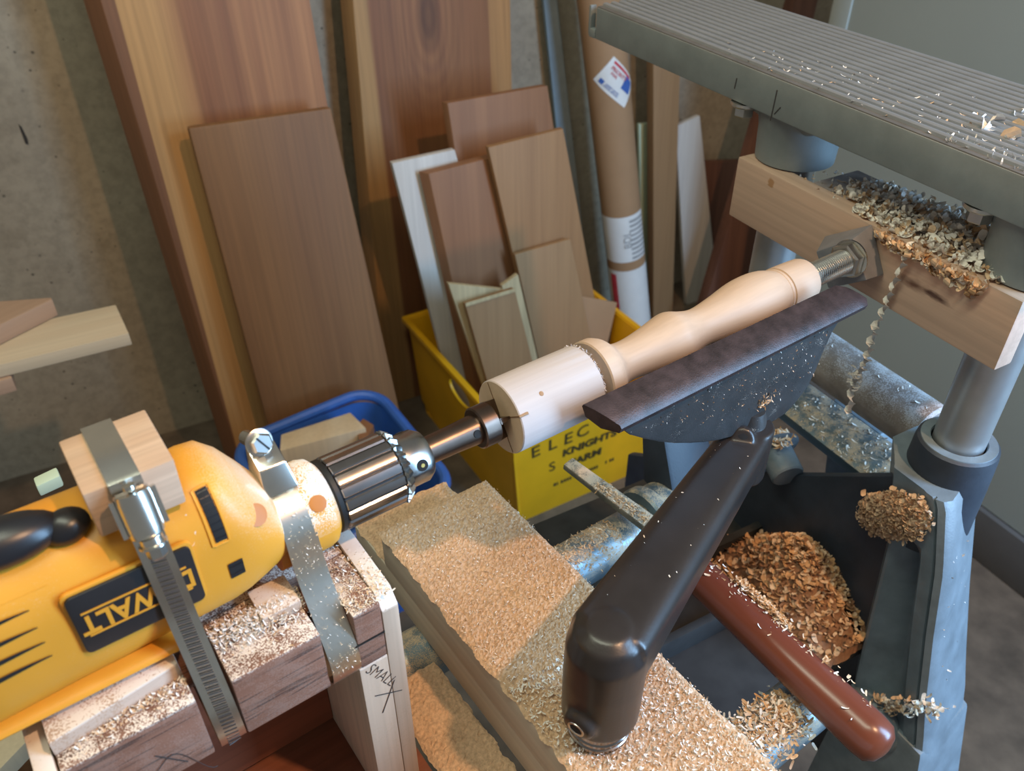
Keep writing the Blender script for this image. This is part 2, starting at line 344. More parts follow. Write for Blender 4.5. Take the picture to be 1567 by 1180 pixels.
# ------------------------------------------------------------------ setting
def struct(name, mb, m, frame=G0, base=(0, 0, 0)):
    o = mb.build(name, m, None, frame, base); o['kind'] = 'structure'; return o
struct('floor', MB().box(-2.2, 2.6, -.8, 3.2, -.05, 0), M_floor)
QW = 1.86
wbk = struct('wall_back', MB().box(-2.4, 2.6, QW, QW+.12, 0, 2.6), M_conc, K)
for nm, pxs in (('scuff_mark', ((28, 190), (33, 194), (42, 212), (44, 221), (39, 220), (34, 206))),):
    pts_ = [K.l(hit(x, y, K.w((0, QW-.0005, 0)), K.y)) for x, y in pxs]; o = MB().prism(pts_, (0, -.0008, 0)).build(nm, plain('dark_scuff', (.035, .028, .022), .9), None, K); o.parent = wbk; o.matrix_parent_inverse = wbk.matrix_world.inverted()
# right partition: plane through (1.035,1.167) running back; its near face looks at the lathe
RW = Frame((1.035, 1.167, 0), (.883, .469, 0), (-.469, .883, 0))
struct('wall_right', MB().box(0, .06, -1.3, .745, .123, 2.4), M_panel, RW)
struct('trim_1', MB().box(-.004, .064, .745, .795, 0, 2.4, .004), M_panel_trim, RW)
struct('baseboard_right', MB().box(-.012, .06, -1.3, .744, 0, .120, .003), M_base, RW)

# ------------------------------------------------------------------ leaning boards by the wall
def lean(px, qb, tan, base_z=0.0, top_z=None):
    """px: TL,TR,BR,BL picture points on a plane leaning on the wall (offset qb on the floor); edges run on to base_z (and top_z)"""
    n = V((-.469, .883, -tan)); P0 = V((-.469*qb, .883*qb, 0))
    TL, TR, BR, BL = [hit(x, y, P0, n) for x, y in px]
    def to(A, B, z): return A+(B-A)*((z-A.z)/(B.z-A.z))
    bl, br = to(TL, BL, base_z), to(TR, BR, base_z)
    if top_z: TL, TR = to(BL, TL, top_z), to(BR, TR, top_z)
    return [bl, br, TR, TL]
def board(name, px, qb, tan, th, m, label, cat='board', base_z=0.0, top_z=None, bev=.002, group=None, skew=0.0):
    q = lean(px, qb, tan, base_z, top_z); F = fr_of(q); l = [F.l(p) for p in q]
    for p in l: p.y = 0
    zmin = 0
    mb = MB(); bk = [p+V((-skew, th, 0)) for p in l]
    # lift so that the lower back edge does not cut the floor
    mb.hexa(l+bk, bev)
    o = mb.build(name, m, None, F); tag(o, label, cat, group); return o, F, l
b1 = board('plank', [(154, 0), (474, 0), (589, 671), (356, 671)], 1.50, .105, .040, M_red, 'tall red plank with pale left edge leaning on the concrete wall', top_z=1.9, skew=.024)
board('board', [(288, 196), (507, 165), (617, 651), (410, 651)], 1.415, .115, .022, M_brown, 'wide dark brown board leaning in front of the tall red plank', bev=.006)
board('plank', [(540, 0), (781, 0), (788, 400), (573, 400)], 1.70, .055, .040, M_fir, 'tall knotty reddish plank standing behind the yellow crate', top_z=1.9, skew=.014)
board('board', [(832, 0), (853, 0), (873, 180), (850, 180)], 1.80, .02, .012, M_strip, 'narrow blue-grey strip leaning on the wall left of the cardboard tube', 'strip', top_z=1.7)
board('board', [(685, 158), (838, 131), (890, 480), (735, 480)], 1.50, .06, .018, M_tan2, 'reddish brown board rising highest out of the yellow crate', base_z=.008, skew=.006)
board('board', [(600, 250), (696, 229), (790, 560), (680, 560)], 1.468, .06, .016, M_whitew, 'white painted board at the left of the crate', base_z=.008)
board('board', [(656, 266), (765, 238), (828, 520), (716, 540)], 1.432, .06, .024, M_tan2, 'thick cedar board standing in front of the white painted board', base_z=.008, skew=.012)
board('board', [(747, 226), (862, 197), (922, 520), (820, 540)], 1.405, .06, .015, M_tan, 'broad tan board with a slanted top, largest in the crate', base_z=.008)
board('board', [(788, 390), (873, 366), (905, 520), (822, 540)], 1.383, .06, .010, M_tan3, 'shorter tan board flat against the broad tan board', base_z=.008)
board('board', [(768, 438), (793, 420), (822, 545), (797, 555)], 1.362, .055, .012, M_edge, 'narrow offcut tip poking up behind the small framed board', 'offcut', base_z=.008)
board('board', [(686, 434), (770, 443), (800, 560), (734, 575)], 1.338, .05, .012, M_edge, 'pale edged thin board with a slanted top at the crate front', base_z=.008)
bF = board('board', [(712, 466), (788, 443), (817, 560), (746, 585)], 1.312, .05, .014, M_tan, 'small brown board with pale edges, nearest in the crate', base_z=.008)
mb = MB(); l = bF[2]
mb.ribbon([l[3]+V((.000, -.001, 0)), l[2]+V((0, -.001, 0))], (0, 0, 1), .008, .0015)
mb.build('pale_edge', M_edge, bF[0])
board('cardboard_flap', [(888, 452), (943, 462), (927, 530), (900, 530)], 1.40, .06, .005, M_card, 'cardboard flap sticking up at the right of the crate', 'cardboard', base_z=.008)
board('stud', [(1000, 95), (1041, 103), (1029, 490), (1000, 490)], 1.72, .04, .03, M_tan3, 'narrow pale brown stud standing right of the cardboard tube', 'stud', top_z=1.25)
board('board', [(1034, 194), (1071, 177), (1098, 440), (1052, 490)], 1.735, .04, .015, M_whitew, 'white painted board standing right of the pale brown stud')
board('panel', [(978, 190), (1003, 188), (1006, 480), (985, 480)], 1.79, .02, .012, M_green, 'pale green panel edge showing behind the cardboard tube', 'panel')
board('board', [(1077, 248), (1150, 246), (1152, 288), (1082, 290)], 1.78, .02, .02, M_dark, 'short dark brown board behind the white board, under the ribbed table')
board('stick', [(1217, 0), (1252, 0), (1150, 430), (1090, 430)], 1.56, .08, .035, M_dark, 'dark brown plank leaning beside the grey wall panel', 'plank', top_z=1.5)

# ---- long cardboard tube with labels
nT = V((-.469, .883, -.05)); pT = V((-.469*1.64, .883*1.64, 0))
t0 = hit(922, 40, pT, nT); t1 = hit(968, 500, pT, nT); dT = (t0-t1).normalized()
tb = t1-dT*(t1.z/dT.z); ttop = t1+dT*((1.32-t1.z)/dT.z)
def mkframe_axis(o, z, toward):
    z = z.normalized(); y = (toward-o); y = -(y-z*y.dot(z)).normalized(); x = y.cross(z); return Frame(o, x, y, z)
FT = mkframe_axis(tb, dT, EYE)     # -y looks at the viewer
lenT = (ttop-tb).length; RT = .0515
tube = thing('cardboard_tube', 'long brown cardboard mailing tube standing behind the crate', 'tube', FT)
MB().turn([(0.0, RT-.002), (.002, RT), (lenT, RT), (lenT, RT-.004), (lenT-.03, RT-.004)], ax=(0, 0, 1), n=40).build('shell', M_card, tube)
def onT(x, y):      # picture point -> (angle, height) on the tube
    r = ray(x, y); o = FT.l(EYE); d = V((r.dot(FT.x), r.dot(FT.y), r.dot(FT.z)))
    A = d.x**2+d.y**2; B = o.x*d.x+o.y*d.y; C = o.x**2+o.y**2-RT**2; k = B*B-A*C
    t = (-B-math.sqrt(max(k, 0)))/A; p = o+d*t; return math.atan2(p.x, -p.y), p.z
def tube_patch(name, a0, a1, z0, z1, m, lift=.0006, par=tube, na=14, rot=0, label=None):
    R = []
    for i in range(na+1):
        a = a0+(a1-a0)*i/na; r = RT+lift; R.append([V((math.sin(a)*r, -math.cos(a)*r, z0)), V((math.sin(a)*r, -math.cos(a)*r, z1))])
    o = MB().loft(R, False, False, False).build(name, m, par, recalc=False)
    if label: o['label'] = label
    return o
za = onT(968, 400)[1]; zb_ = onT(955, 333)[1]
lb = tube_patch('shipping_label', -1.25, 1.35, za, zb_, M_white, .0006, label='white wrapped shipping label with grey bars')
for k in range(9):
    zz = za+.006+(zb_-za-.012)*k/9
    o = tube_patch('bar', .35, 1.3, zz, zz+(zb_-za)*.055, M_grey, .0011, lb)
M = FT.m(); aT = .12
def on_tube_M(a, z, rot=0, lift=.0012):
    p = FT.w((math.sin(a)*(RT+lift), -math.cos(a)*(RT+lift), z)); nrm = FT.x*math.sin(a)-FT.y*math.cos(a); tx = FT.x*math.cos(a)+FT.y*math.sin(a)
    R = Matrix((tx, FT.z, nrm)).transposed().to_4x4(); R.translation = p
    return R @ Matrix.Rotation(rot, 4, 'Z')
text('lettering', 'BDL', .028, M_grey, lb, on_tube_M(.20, (za+zb_)/2, rad(90), .0014))
zc = onT(970, 413)[1]; zd = onT(975, 500)[1]
lw = tube_patch('white_sleeve', -1.6, 1.6, zd-.05, zc, M_white, .0008, label='white paper sleeve round the lower tube')
tube_patch('red_stripe', -.98, -.60, zd-.02, zc-.012, M_redp, .0013, lw)
# square mailing sticker turned on its corner
def sticker_pts(c):
    return [onT(*p) for p in c]
sc = sticker_pts([(908, 121), (939, 86), (974, 122), (955, 165)])
def patch4(name, c, m, lift, par, nn=8):
    vs = []; fs = []
    for i in range(nn+1):
        for j in range(nn+1):
            u, w = i/nn, j/nn; a = (1-u)*(1-w)*c[0][0]+u*(1-w)*c[1][0]+u*w*c[2][0]+(1-u)*w*c[3][0]; z = (1-u)*(1-w)*c[0][1]+u*(1-w)*c[1][1]+u*w*c[2][1]+(1-u)*w*c[3][1]
            vs.append(V((math.sin(a)*(RT+lift), -math.cos(a)*(RT+lift), z)))
    for i in range(nn):
        for j in range(nn): fs.append((i*(nn+1)+j, i*(nn+1)+j+1, (i+1)*(nn+1)+j+1, (i+1)*(nn+1)+j))
    return MB().add(vs, fs).build(name, m, par, recalc=False)
def sub(c, u0, u1, w0, w1):
    f = lambda u, w: tuple((1-u)*(1-w)*c[0][k]+u*(1-w)*c[1][k]+u*w*c[2][k]+(1-u)*w*c[3][k] for k in (0, 1))
    return [f(u0, w0), f(u1, w0), f(u1, w1), f(u0, w1)]
stk = patch4('mailing_sticker', sc, M_white, .0007, tube); stk['label'] = 'white square mailing sticker turned on its corner'
# c[0]=left corner, c[1]=top, c[2]=right, c[3]=bottom ; u runs left->top, w runs left->bottom
patch4('red_bar', sub(sc, .86, .94, .10, .80), M_redp, .0012, stk)
patch4('blue_badge', sub(sc, .42, .86, .62, .93), M_bluep, .0012, stk)
patch4('eagle_mark', sub(sc, .10, .26, .10, .22), M_bluep, .0012, stk)
def sticker_text(body, u, w, size, m):
    f = lambda u, w: V(sub(sc, u, u, w, w)[0]+(0,)); p = f(u, w); q = f(u, w+.05)
    dx = (q.x-p.x)*RT; dz = q.y-p.y; return text('print', body, size, m, stk, on_tube_M(p.x, p.y, math.atan2(dz, dx), .0016))
sticker_text('PRIORITY', .72, .38, .0125, M_redp); sticker_text('MAIL', .58, .30, .0095, M_redp)
sticker_text('UNITED STATES', .22, .46, .0058, M_bluep); sticker_text('POSTAL SERVICE', .14, .46, .0058, M_bluep)

# ------------------------------------------------------------------ yellow crate
nb, rb = V((.0095, 1.3261, 0)), V((.3225, 1.5104, 0)); ex = (rb-nb).normalized(); ey = V((-ex.y, ex.x, 0))
CF = Frame(nb, ex, ey)
crate = thing('crate', 'yellow plastic crate full of board offcuts on the floor', 'crate', CF)
CL, CD, CH, CT = .41, .46, .285, .006
def wallp(a0, a1, hole=None):   # slanted wall: bottom edge a0[0]..a0[1], top a1[0]..a1[1]; inward thickness handled by caller
    pass
fl = .022
mb = MB(); mb.hexa([V((0, 0, 0)), V((CL, 0, 0)), V((CL, CT, 0)), V((0, CT, 0)), V((-fl, -fl, CH)), V((CL+fl, -fl, CH)), V((CL+fl, -fl+CT, CH)), V((-fl, -fl+CT, CH))], .001)
cfront = mb.build('front_wall', M_crate, crate)
mb = MB(); mb.hexa([V((0, CD-CT, 0)), V((CL, CD-CT, 0)), V((CL, CD, 0)), V((0, CD, 0)), V((-fl, CD+fl-CT, CH)), V((CL+fl, CD+fl-CT, CH)), V((CL+fl, CD+fl, CH)), V((-fl, CD+fl, CH))], .001); mb.build('back_wall', M_crate, crate)
mb = MB(); mb.hexa([V((CL-CT, 0, 0)), V((CL, 0, 0)), V((CL, CD, 0)), V((CL-CT, CD, 0)), V((CL+fl-CT, -fl, CH)), V((CL+fl, -fl, CH)), V((CL+fl, CD+fl, CH)), V((CL+fl-CT, CD+fl, CH))], .001); mb.build('right_wall', M_crate, crate)
# left wall with an oval hand hole
def side_with_hole():
    b = bmesh.new(); n = 24; yc, zc_ = .222, .228
    P = lambda y, z, t: V((-fl*z/CH+t, y, z))
    mb = MB()
    outer = []; inner = []
    hy, hz = .050, .027
    for j in range(n):
        a = 2*math.pi*(j+.5)/n; c, s_ = math.cos(a), math.sin(a); inner.append((yc+hy*c, zc_+hz*s_))
        y0, y1, z0, z1 = -fl*.75, CD+fl*.75, 0.0, CH
        k = min([(y1-yc)/c if c > 1e-6 else ((y0-yc)/c if c < -1e-6 else 9), (z1-zc_)/s_ if s_ > 1e-6 else ((z0-zc_)/s_ if s_ < -1e-6 else 9)]); outer.append((yc+c*k, zc_+s_*k))
    R = []
    for t in (0, CT):
        R.append([P(y, z, t) for y, z in outer]); R.append([P(y, z, t) for y, z in inner])
    vs = R[0]+R[1]+R[2]+R[3]; fs = []
    for j in range(n):
        k = (j+1) % n
        fs += [(j, k, n+k, n+j), (2*n+k, 2*n+j, 3*n+j, 3*n+k), (n+j, n+k, 3*n+k, 3*n+j), (k, j, 2*n+j, 2*n+k)]
    for (y, z) in ((y0, z0), (y1, z0), (y1, z1), (y0, z1)): pass
    mb.add(vs, fs)
    return mb
def side_rect():
    mb = side_with_hole()
    return mb
side_rect().build('left_wall', M_crate, crate)
# fill the rectangle corners of the left wall
MB().box(0, CL, 0, CD, 0, .006).build('bottom', M_crate, crate)
mb = MB()
for (x0, x1, y0, y1) in ((-fl-.010, CL+fl+.010, -fl-.010, -fl+.004), (-fl-.010, CL+fl+.010, CD+fl-.004, CD+fl+.010), (-fl-.010, -fl+.004, -fl, CD+fl), (CL+fl-.004, CL+fl+.010, -fl, CD+fl)):
    mb.box(x0, x1, y0, y1, CH-.012, CH+.004, .003)
mb.build('rim', M_crate, crate)
def crateM(x, z, rot=0):
    yy = -fl*z/CH-.0012; R = CF.m((x, yy, z)); tilt = Matrix.Rotation(math.pi/2+math.atan(fl/CH), 4, 'X'); return R @ tilt @ Matrix.Rotation(rot, 4, 'Z')
for ch_, x_, z_, r_ in (('E', .036, .212, 6), ('L', .078, .214, 3), ('E', .118, .213, 2), ('C', .155, .217, 8), ('T', .215, .216, 5)): text('lettering', ch_, .046, M_marker, crate, crateM(x_, z_, rad(r_)), sx=1.05, bold=.0004)
text('lettering', 'KNIGHTS', .0285, M_marker, crate, crateM(.179, .172), bold=.0013, sx=1.2)
text('lettering', 'FARM', .0285, M_marker, crate, crateM(.172, .130), bold=.0013, sx=1.2)
for ch_, x_, z_, r_ in (('S', .083, .144, 6),): text('lettering', ch_, .040, M_marker, crate, crateM(x_, z_, rad(r_)), bold=.0001)
mb = MB(); rq = random.Random(2)
for (xa, xb, z) in ((.092, .215, .081), (.232, .258, .084)):
    x = xa
    while x < xb:
        w = .003+.004*rq.random(); yy = -fl*z/CH-.0006
        mb.box(x, x+w, yy-.0004, yy+.0003, z-.0042, z+.0042); x += w+.002+(.005 if rq.random() < .2 else 0)
mb.build('print_line', M_marker, crate)

# ------------------------------------------------------------------ blue tub with an offcut
def rrect(cx, cy, hx, hy, r, n=8):
    out = []
    for (sx, sy, a0) in ((1, 1, 0), (-1, 1, 90), (-1, -1, 180), (1, -1, 270)):
        for k in range(n+1):
            a = rad(a0+90*k/n); out.append((cx+sx*(hx-r)+r*math.cos(a), cy+sy*(hy-r)+r*math.sin(a)))
    return out
TF = Frame((-.324, 1.187, 0), (.84, .54, 0), (-.54, .84, 0))
tub = thing('tub', 'blue plastic tub holding wood offcuts behind the drill chuck', 'tub', TF)
rings = []
for (hx, hy, z, r) in ((.12, .14, 0, .05), (.15, .17, .30, .06), (.146, .166, .30, .056), (.116, .136, .006, .046)):
    rings.append([V((x, y, z)) for x, y in rrect(0, 0, hx, hy, r)])
MB().loft(rings).build('body', M_blue, tub)
path = [V((x, y, .302+.012*math.exp(-((math.atan2(y, x)-1.0)/.45)**2))) for x, y in rrect(0, 0, .155, .175, .065)]
mb = MB(); R = []
for i, p in enumerate(path):
    d = (path[(i+1) % len(path)]-path[i-1]).normalized(); o_ = V((d.y, -d.x, 0)); R.append([p+o_*(.011*math.cos(2*math.pi*k/10))+V((0, 0, .011*math.sin(2*math.pi*k/10))) for k in range(10)])
R.append(R[0]); mb.loft(R, True, False, False).build('rim', M_blue, tub)
def prismz(px, z, depth, name, m, label, cat, bev=.002):
    P = [hit(x, y, V((0, 0, z)), V((0, 0, 1))) for x, y in px]; F = Frame(P[0], (P[1]-P[0]), V((0, 0, 1)).cross(P[1]-P[0]))
    o = MB().prism([F.l(p) for p in P], (0, 0, -depth), bev=bev).build(name, m, None, F); return tag(o, label, cat)
prismz([(428, 690), (560, 655), (536, 631), (430, 665)], .335, .10, 'offcut', M_pale, 'pale pine offcut lying in the blue tub', 'offcut')
prismz([(552, 690), (572, 650), (556, 640), (545, 650)], .325, .14, 'offcut', M_tan2, 'reddish offcut beside the pale one in the blue tub', 'offcut')

# ------------------------------------------------------------------ shelf boards at the left
def slab(name, P, th, m, label, cat='board', bev=.002):
    F = Frame(P[0], P[1]-P[0], V((0, 0, 1)).cross(P[1]-P[0])); o = MB().prism([F.l(p) for p in P], (0, 0, -th), bev=bev).build(name, m, None, F); return tag(o, label, cat)
zs = far(198, 510, 1.28).z
def zz(x, y, z): return hit(x, y, V((0, 0, z)), V((0, 0, 1)))
slab('board', [zz(-260, 622, zs), zz(197, 510, zs), zz(177, 466, zs), zz(-260, 560, zs)], .021, M_shelf, 'pale pine board jutting out from the left over the drill')
slab('board', [zz(-260, 625, zs+.030), zz(80, 458, zs+.030), zz(78, 455, zs+.030), zz(-260, 480, zs+.030)], .029, M_shelf2, 'angled brown offcut lying on top of the jutting pine board', 'offcut')
slab('board', [zz(-260, 660, zs-.0225), zz(18, 578, zs-.0225), zz(10, 545, zs-.0225), zz(-260, 600, zs-.0225)], .024, M_shelf2, 'short offcut under the jutting pine board at the left edge', 'offcut')

# ------------------------------------------------------------------ pale things at the lower left, behind the cradle
slab('board', [zz(-60, 1240, .72), zz(45, 1130, .72), zz(8, 1072, .72), zz(-60, 1090, .72)], .02, M_pale, 'pale board end below the drill at the left edge')
slab('board', [zz(-80, 1240, .66), zz(110, 1200, .66), zz(60, 1085, .66), zz(-80, 1110, .66)], .05, M_brown, 'dark weathered board under the pale board end at lower left')
slab('offcut', [zz(55, 745, .90), zz(92, 728, .90), zz(86, 714, .90), zz(50, 731, .90)], .012, M_green, 'pale green scrap peeking out behind the black trigger', 'scrap')

# ------------------------------------------------------------------ the lathe: way tubes, base, beam
for nm, y, x0, x1, lab in (('way_tube', .043, -.45, .40, 'far blue-grey steel way tube dusted with sawdust under the beam'), ('way_tube', -.167, -.45, .262, 'near steel way tube heaped with shavings under the brown handle')):
    o = MB().cyl((x0, y, -.252), (x1, y, -.252), .0225, n=40, bev=.002).build(nm, M_waytube, None, L, (x0, y, -.252)); tag(o, lab, 'tube')
beam = thing('beam', 'upper board of the crosswise beam, buried in sawdust under the tool rest', 'board', L, (.098, -.1, -.197))
MB().box(.048, .148, -.36, .098, -.197, -.161, .002).build('plank', M_beam, beam)
o = MB().box(.0485, .140, -.36, .152, -.230, -.1975, .002).build('board', M_beam, None, L, (.098, -.1, -.23)); tag(o, 'lower board of the crosswise beam with dusty far end and blue-lit side', 'board')
# sawdust blanket
def blanket(name, x0, x1, y0, y1, z, amp, step, edge=.006, frame=L, m=M_tan_sd, seed=0, mound=None, mats=None):
    nx, ny = int((x1-x0)/step), int((y1-y0)/step); vs = []; fs = []
    for i in range(nx+1):
        for j in range(ny+1):
            x, y = x0+(x1-x0)*i/nx, y0+(y1-y0)*j/ny
            e = min(x-x0, x1-x, y-y0, y1-y)/edge; e = max(0, min(1, e)); e = e*(2-e)
            h = amp*(.45+.55*noise.noise(V((x*40+seed, y*40, 0))))+.0013*noise.noise(V((x*420, y*420, seed)))+.0010*random.random()
            if mound: h += mound(x, y)
            jx = (random.random()-.5)*step*.5; jy = (random.random()-.5)*step*.5
            if e == 0: jx += noise.noise(V((x*90, y*90, 3)))*.003; jy += noise.noise(V((x*90, y*90, 7)))*.003
            vs.append(V((x+jx, y+jy, z+max(.0002, h)*e)))
    for i in range(nx):
        for j in range(ny): a = i*(ny+1)+j; fs.append((a, a+ny+1, a+ny+2, a+1))
    o = MB().add(vs, fs).build(name, m, None, frame, ((x0+x1)/2, (y0+y1)/2, z), recalc=False, ang=0); return o
def flakes(name, pts, size, mats, frame, label=None, cat=None, thin=.35, curl=0.0, parent=None, up=.5, seed=1, weights=None, ln=2.4):
    """tiny curved wood chips at pts (frame coordinates, optional normal)"""
    rnd = random.Random(seed); mb = MB()
    for p in pts:
        s_ = size*(.5+rnd.random()); a = rnd.random()*6.283; tilt = (rnd.random()-.5)*2*up; roll = (rnd.random()-.5)*2*up
        d = V((math.cos(a)*math.cos(tilt), math.sin(a)*math.cos(tilt), math.sin(tilt))); sd = V((-math.sin(a), math.cos(a), roll)).normalized(); nn = d.cross(sd).normalized()
        n = 2 if curl == 0 else 6; Lh = s_*ln; w = s_*thin*2*(.7+.6*rnd.random()); R = []
        k = curl*(.5+rnd.random())
        x = 0; h = 0; th = -k/2; P = []
        for i in range(n+1):
            P.append(V(p)+d*(x-Lh*.4*(1 if curl < 3 else .3))+nn*(h)); x += math.cos(th)*Lh/n; h += math.sin(th)*Lh/n; th += k/n
        ww = [w*(.5 if i in (0, n) else 1) for i in range(n+1)]
        mi = rnd.choices(range(len(mats)), weights)[0]
        mb.loft([[q-sd*ww[i]/2, q+sd*ww[i]/2] for i, q in enumerate(P)], False, False, False, mi)
    bs = sum((V(p) for p in pts), V())/len(pts)
    o = mb.build(name, mats, parent, frame, bs, recalc=False, ang=0); o['kind'] = 'stuff'
    return tag(o, label, cat)
rnd = random.Random(5)
sd = blanket('sawdust', .047, .150, -.36, .1, -.161, .0028, .0013, seed=1); tag(sd, 'thick blanket of fine tan sawdust covering the crosswise beam', 'sawdust', kind='stuff')
sd2 = blanket('sawdust', .049, .140, .099, .153, -.1975, .0022, .0014, seed=2); tag(sd2, 'pale sawdust on the far end of the lower beam board', 'sawdust', kind='stuff')
pts = []
for k in range(9000):
    y = .098-.458*rnd.random()**.75; x = .0475+.102*rnd.random(); pts.append(V((x, y, -.161+.0035+.001*rnd.random())))
flakes('shavings', pts, .00062, M_sd, L, 'fine loose shavings sprinkled over the sawdust on the beam', 'shavings', seed=3, up=.7, weights=(.42, .42, .16))
pts = [V((.048+.100*rnd.random(), -.075-.28*rnd.random()**1.2, -.161+.0045+.001*rnd.random())) for k in range(3500)]
flakes('shavings', pts, .0011, M_sd, L, 'white curled shavings round the foot of the black arm', 'shavings', seed=4, up=.9, curl=1.5, weights=(.8, .18, .02))

# ------------------------------------------------------------------ drill cradle
cr = thing('drill_cradle', 'walnut cradle with pale end plates carrying the yellow drill', 'cradle', L, (-.1, -.02, -.09))
def bx(*a, bev=.0012): return MB().box(*a, bev)
bx(-.187, -.1245, -.054, -.010, -.084, -.037).build('walnut_block', M_walnut, cr)
bx(-.1065, -.0580, -.054, -.010, -.084, -.037).build('walnut_block', M_walnut, cr)
bx(-.0390, -.0225, -.054, -.010, -.084, -.0375).build('walnut_block', M_walnut, cr)
MB().box(-.0407, -.0223, -.0547, -.0535, -.0628, -.0618).build('seam', M_hole, cr)
bx(-.187, -.0225, -.0095, .060, -.084, -.037).build('back_rail', M_walnut, cr)
mb = MB(); poly = [(-.0540, -.235), (-.0540, -.046), (-.046, -.037), (.062, -.030), (.062, -.235)]
mb.prism([V((-.0222, y, z)) for y, z in poly], (.0105, 0, 0), bev=.0012)
e1 = mb.build('end_plate', M_maple, cr)
mb = MB(); mb.prism([V((-.0405, y, z)) for y, z in [(-.0538, -.235), (-.0538, -.0848), (.062, -.0848), (.062, -.235)]], (.0182, 0, 0), bev=.001); mb.build('end_plate_foot', M_maple, cr)
bx(-.197, -.188, -.056, .062, -.235, -.037).build('end_plate', M_maple, cr)
MB().box(-.187, -.041, .02, .03, -.23, -.085).build('back_board', M_mahog, cr)
MB().box(-.23, -.002, -.20, .09, -.2475, -.2355, .001).build('base_board', M_mahog, cr)
MB().hexa([V((-.187, -.0445, -.0368)), V((-.125, -.0365, -.0368)), V((-.125, -.015, -.0368)), V((-.187, -.015, -.0368)), V((-.187, -.0435, -.0275)), V((-.125, -.0355, -.0275)), V((-.125, -.015, -.0275)), V((-.187, -.015, -.0275))], .001).build('shim', M_shim, cr)
MB().box(-.0800, -.0585, -.0340, -.012, -.0368, -.0290, .001).build('shim', M_shim, cr)
# pencilled word and cross on the end plate foot
Mf = L.m((-.0280, -.0541, -.100)) @ Matrix.Rotation(math.pi/2, 4, 'X')
text('pencil_mark', 'SMALL', .0105, M_pencil, cr, Mf @ Matrix.Rotation(rad(-62), 4, 'Z'), ext=.00005, bold=-.0002)
mb = MB(); mb.ribbon([V((-.034, -.0540, -.1155)), V((-.0165, -.0540, -.125))], (0, 0, 1), .0007, .0002); mb.ribbon([V((-.0205, -.0540, -.111)), V((-.031, -.0540, -.136))], (1, 0, 0), .0007, .0002); mb.build('pencil_cross', M_pencil, cr)
# pencil scribble on the left walnut block
mb = MB(); mb.ribbon([V((-.156+.030*t, -.0545, -.074+.022*math.sin(t*5)*t)) for t in [k/14 for k in range(15)]], (0, 0, 1), .0006, .0002); mb.ribbon([V((-.150+.012*t, -.0545, -.060-.018*t)) for t in (0, 1)], (1, 0, 0), .0006, .0002); mb.build('pencil_scribble', M_pencil, cr)

# ------------------------------------------------------------------ yellow drill
DX = (-.12, 0, -.02)
dr = thing('drill', 'yellow corded drill lying upside down under two steel hose clamps', 'drill', L, DX)
def sell(x, cy, cz, hy, hz, n=2.6, m=56):
    out = []
    for j in range(m):
        a = 2*math.pi*j/m; c, s_ = math.cos(a), math.sin(a)
        out.append(V((x, cy+hy*math.copysign(abs(c)**(2/n), c), cz+hz*math.copysign(abs(s_)**(2/n), s_))))
    return out
def sect(x):
    T = [(-.42, 0, .017, .034, .044, 3.0), (-.20, 0, .017, .034, .044, 3.0), (-.165, 0, .017, .0325, .0425, 3.0), (-.10, 0, .018, .0325, .0415, 2.9), (-.088, 0, .019, .0325, .0425, 2.8), (-.079, 0, .0195, .0322, .0420, 2.6), (-.071, 0, .017, .0310, .0370, 2.4), (-.063, 0, .012, .0280, .0300, 2.2), (-.057, 0, .008, .0245, .0240, 2.1), (-.0545, 0, .005, .0215, .0210, 2.0)]
    for i in range(len(T)-1):
        if T[i][0] <= x <= T[i+1][0]:
            t = (x-T[i][0])/(T[i+1][0]-T[i][0]); return [T[i][k]*(1-t)+T[i+1][k]*t for k in range(6)]
    return list(T[-1])
xs = [-.42, -.32, -.26, -.2, -.185, -.165, -.14, -.12, -.10, -.094, -.088, -.083, -.079, -.075, -.071, -.067, -.063, -.060, -.057, -.0545]
def front_dust(name, base_c, x0, x1):
    # white wood dust settled on the top of the nose end, thinning towards the rear
    m, nt, b = mk(name); tc = nt.nodes.new('ShaderNodeTexCoord'); sx = nt.nodes.new('ShaderNodeSeparateXYZ'); nt.links.new(tc.outputs['Object'], sx.inputs[0]); v = coords(nt)
    g = nt.nodes.new('ShaderNodeMapRange'); g.inputs[1].default_value = x0; g.inputs[2].default_value = x1; nt.links.new(sx.outputs[0], g.inputs[0])
    u = nt.nodes.new('ShaderNodeMapRange'); u.inputs[1].default_value = .0; u.inputs[2].default_value = .7; nt.links.new(upness(nt), u.inputs[0])
    f = mth(nt, 'ADD', mth(nt, 'MULTIPLY', mth(nt, 'MULTIPLY', g.outputs[0], u.outputs[0]), 1.0), mth(nt, 'MULTIPLY', mth(nt, 'SUBTRACT', mth(nt, 'ADD', mth(nt, 'MULTIPLY', noi(nt, v, 1500, 2), .7), mth(nt, 'MULTIPLY', noi(nt, v, 40, 3), .3)), .5), 1.1))
    r = nt.nodes.new('ShaderNodeMapRange'); r.inputs[1].default_value = .10; r.inputs[2].default_value = 1.05; r.inputs[4].default_value = .9; nt.links.new(f, r.inputs[0])
    n = noi(nt, v, 14, 3); cc = ramp(nt, n, [(.3, tuple(c*.93 for c in base_c)), (.7, tuple(min(1, c*1.07) for c in base_c))])
    nt.links.new(mix(nt, r.outputs[0], cc, (.80, .73, .64)), b.inputs['Base Color']); b.inputs['Roughness'].default_value = .42; return m
M_house = front_dust('yellow_housing_with_nose_dust', (.70, .31, .028), .030, .066)
body = MB().loft([sell(x, *sect(x)[1:5], n=sect(x)[5]) for x in xs]).build('housing', M_house, dr, ang=50)
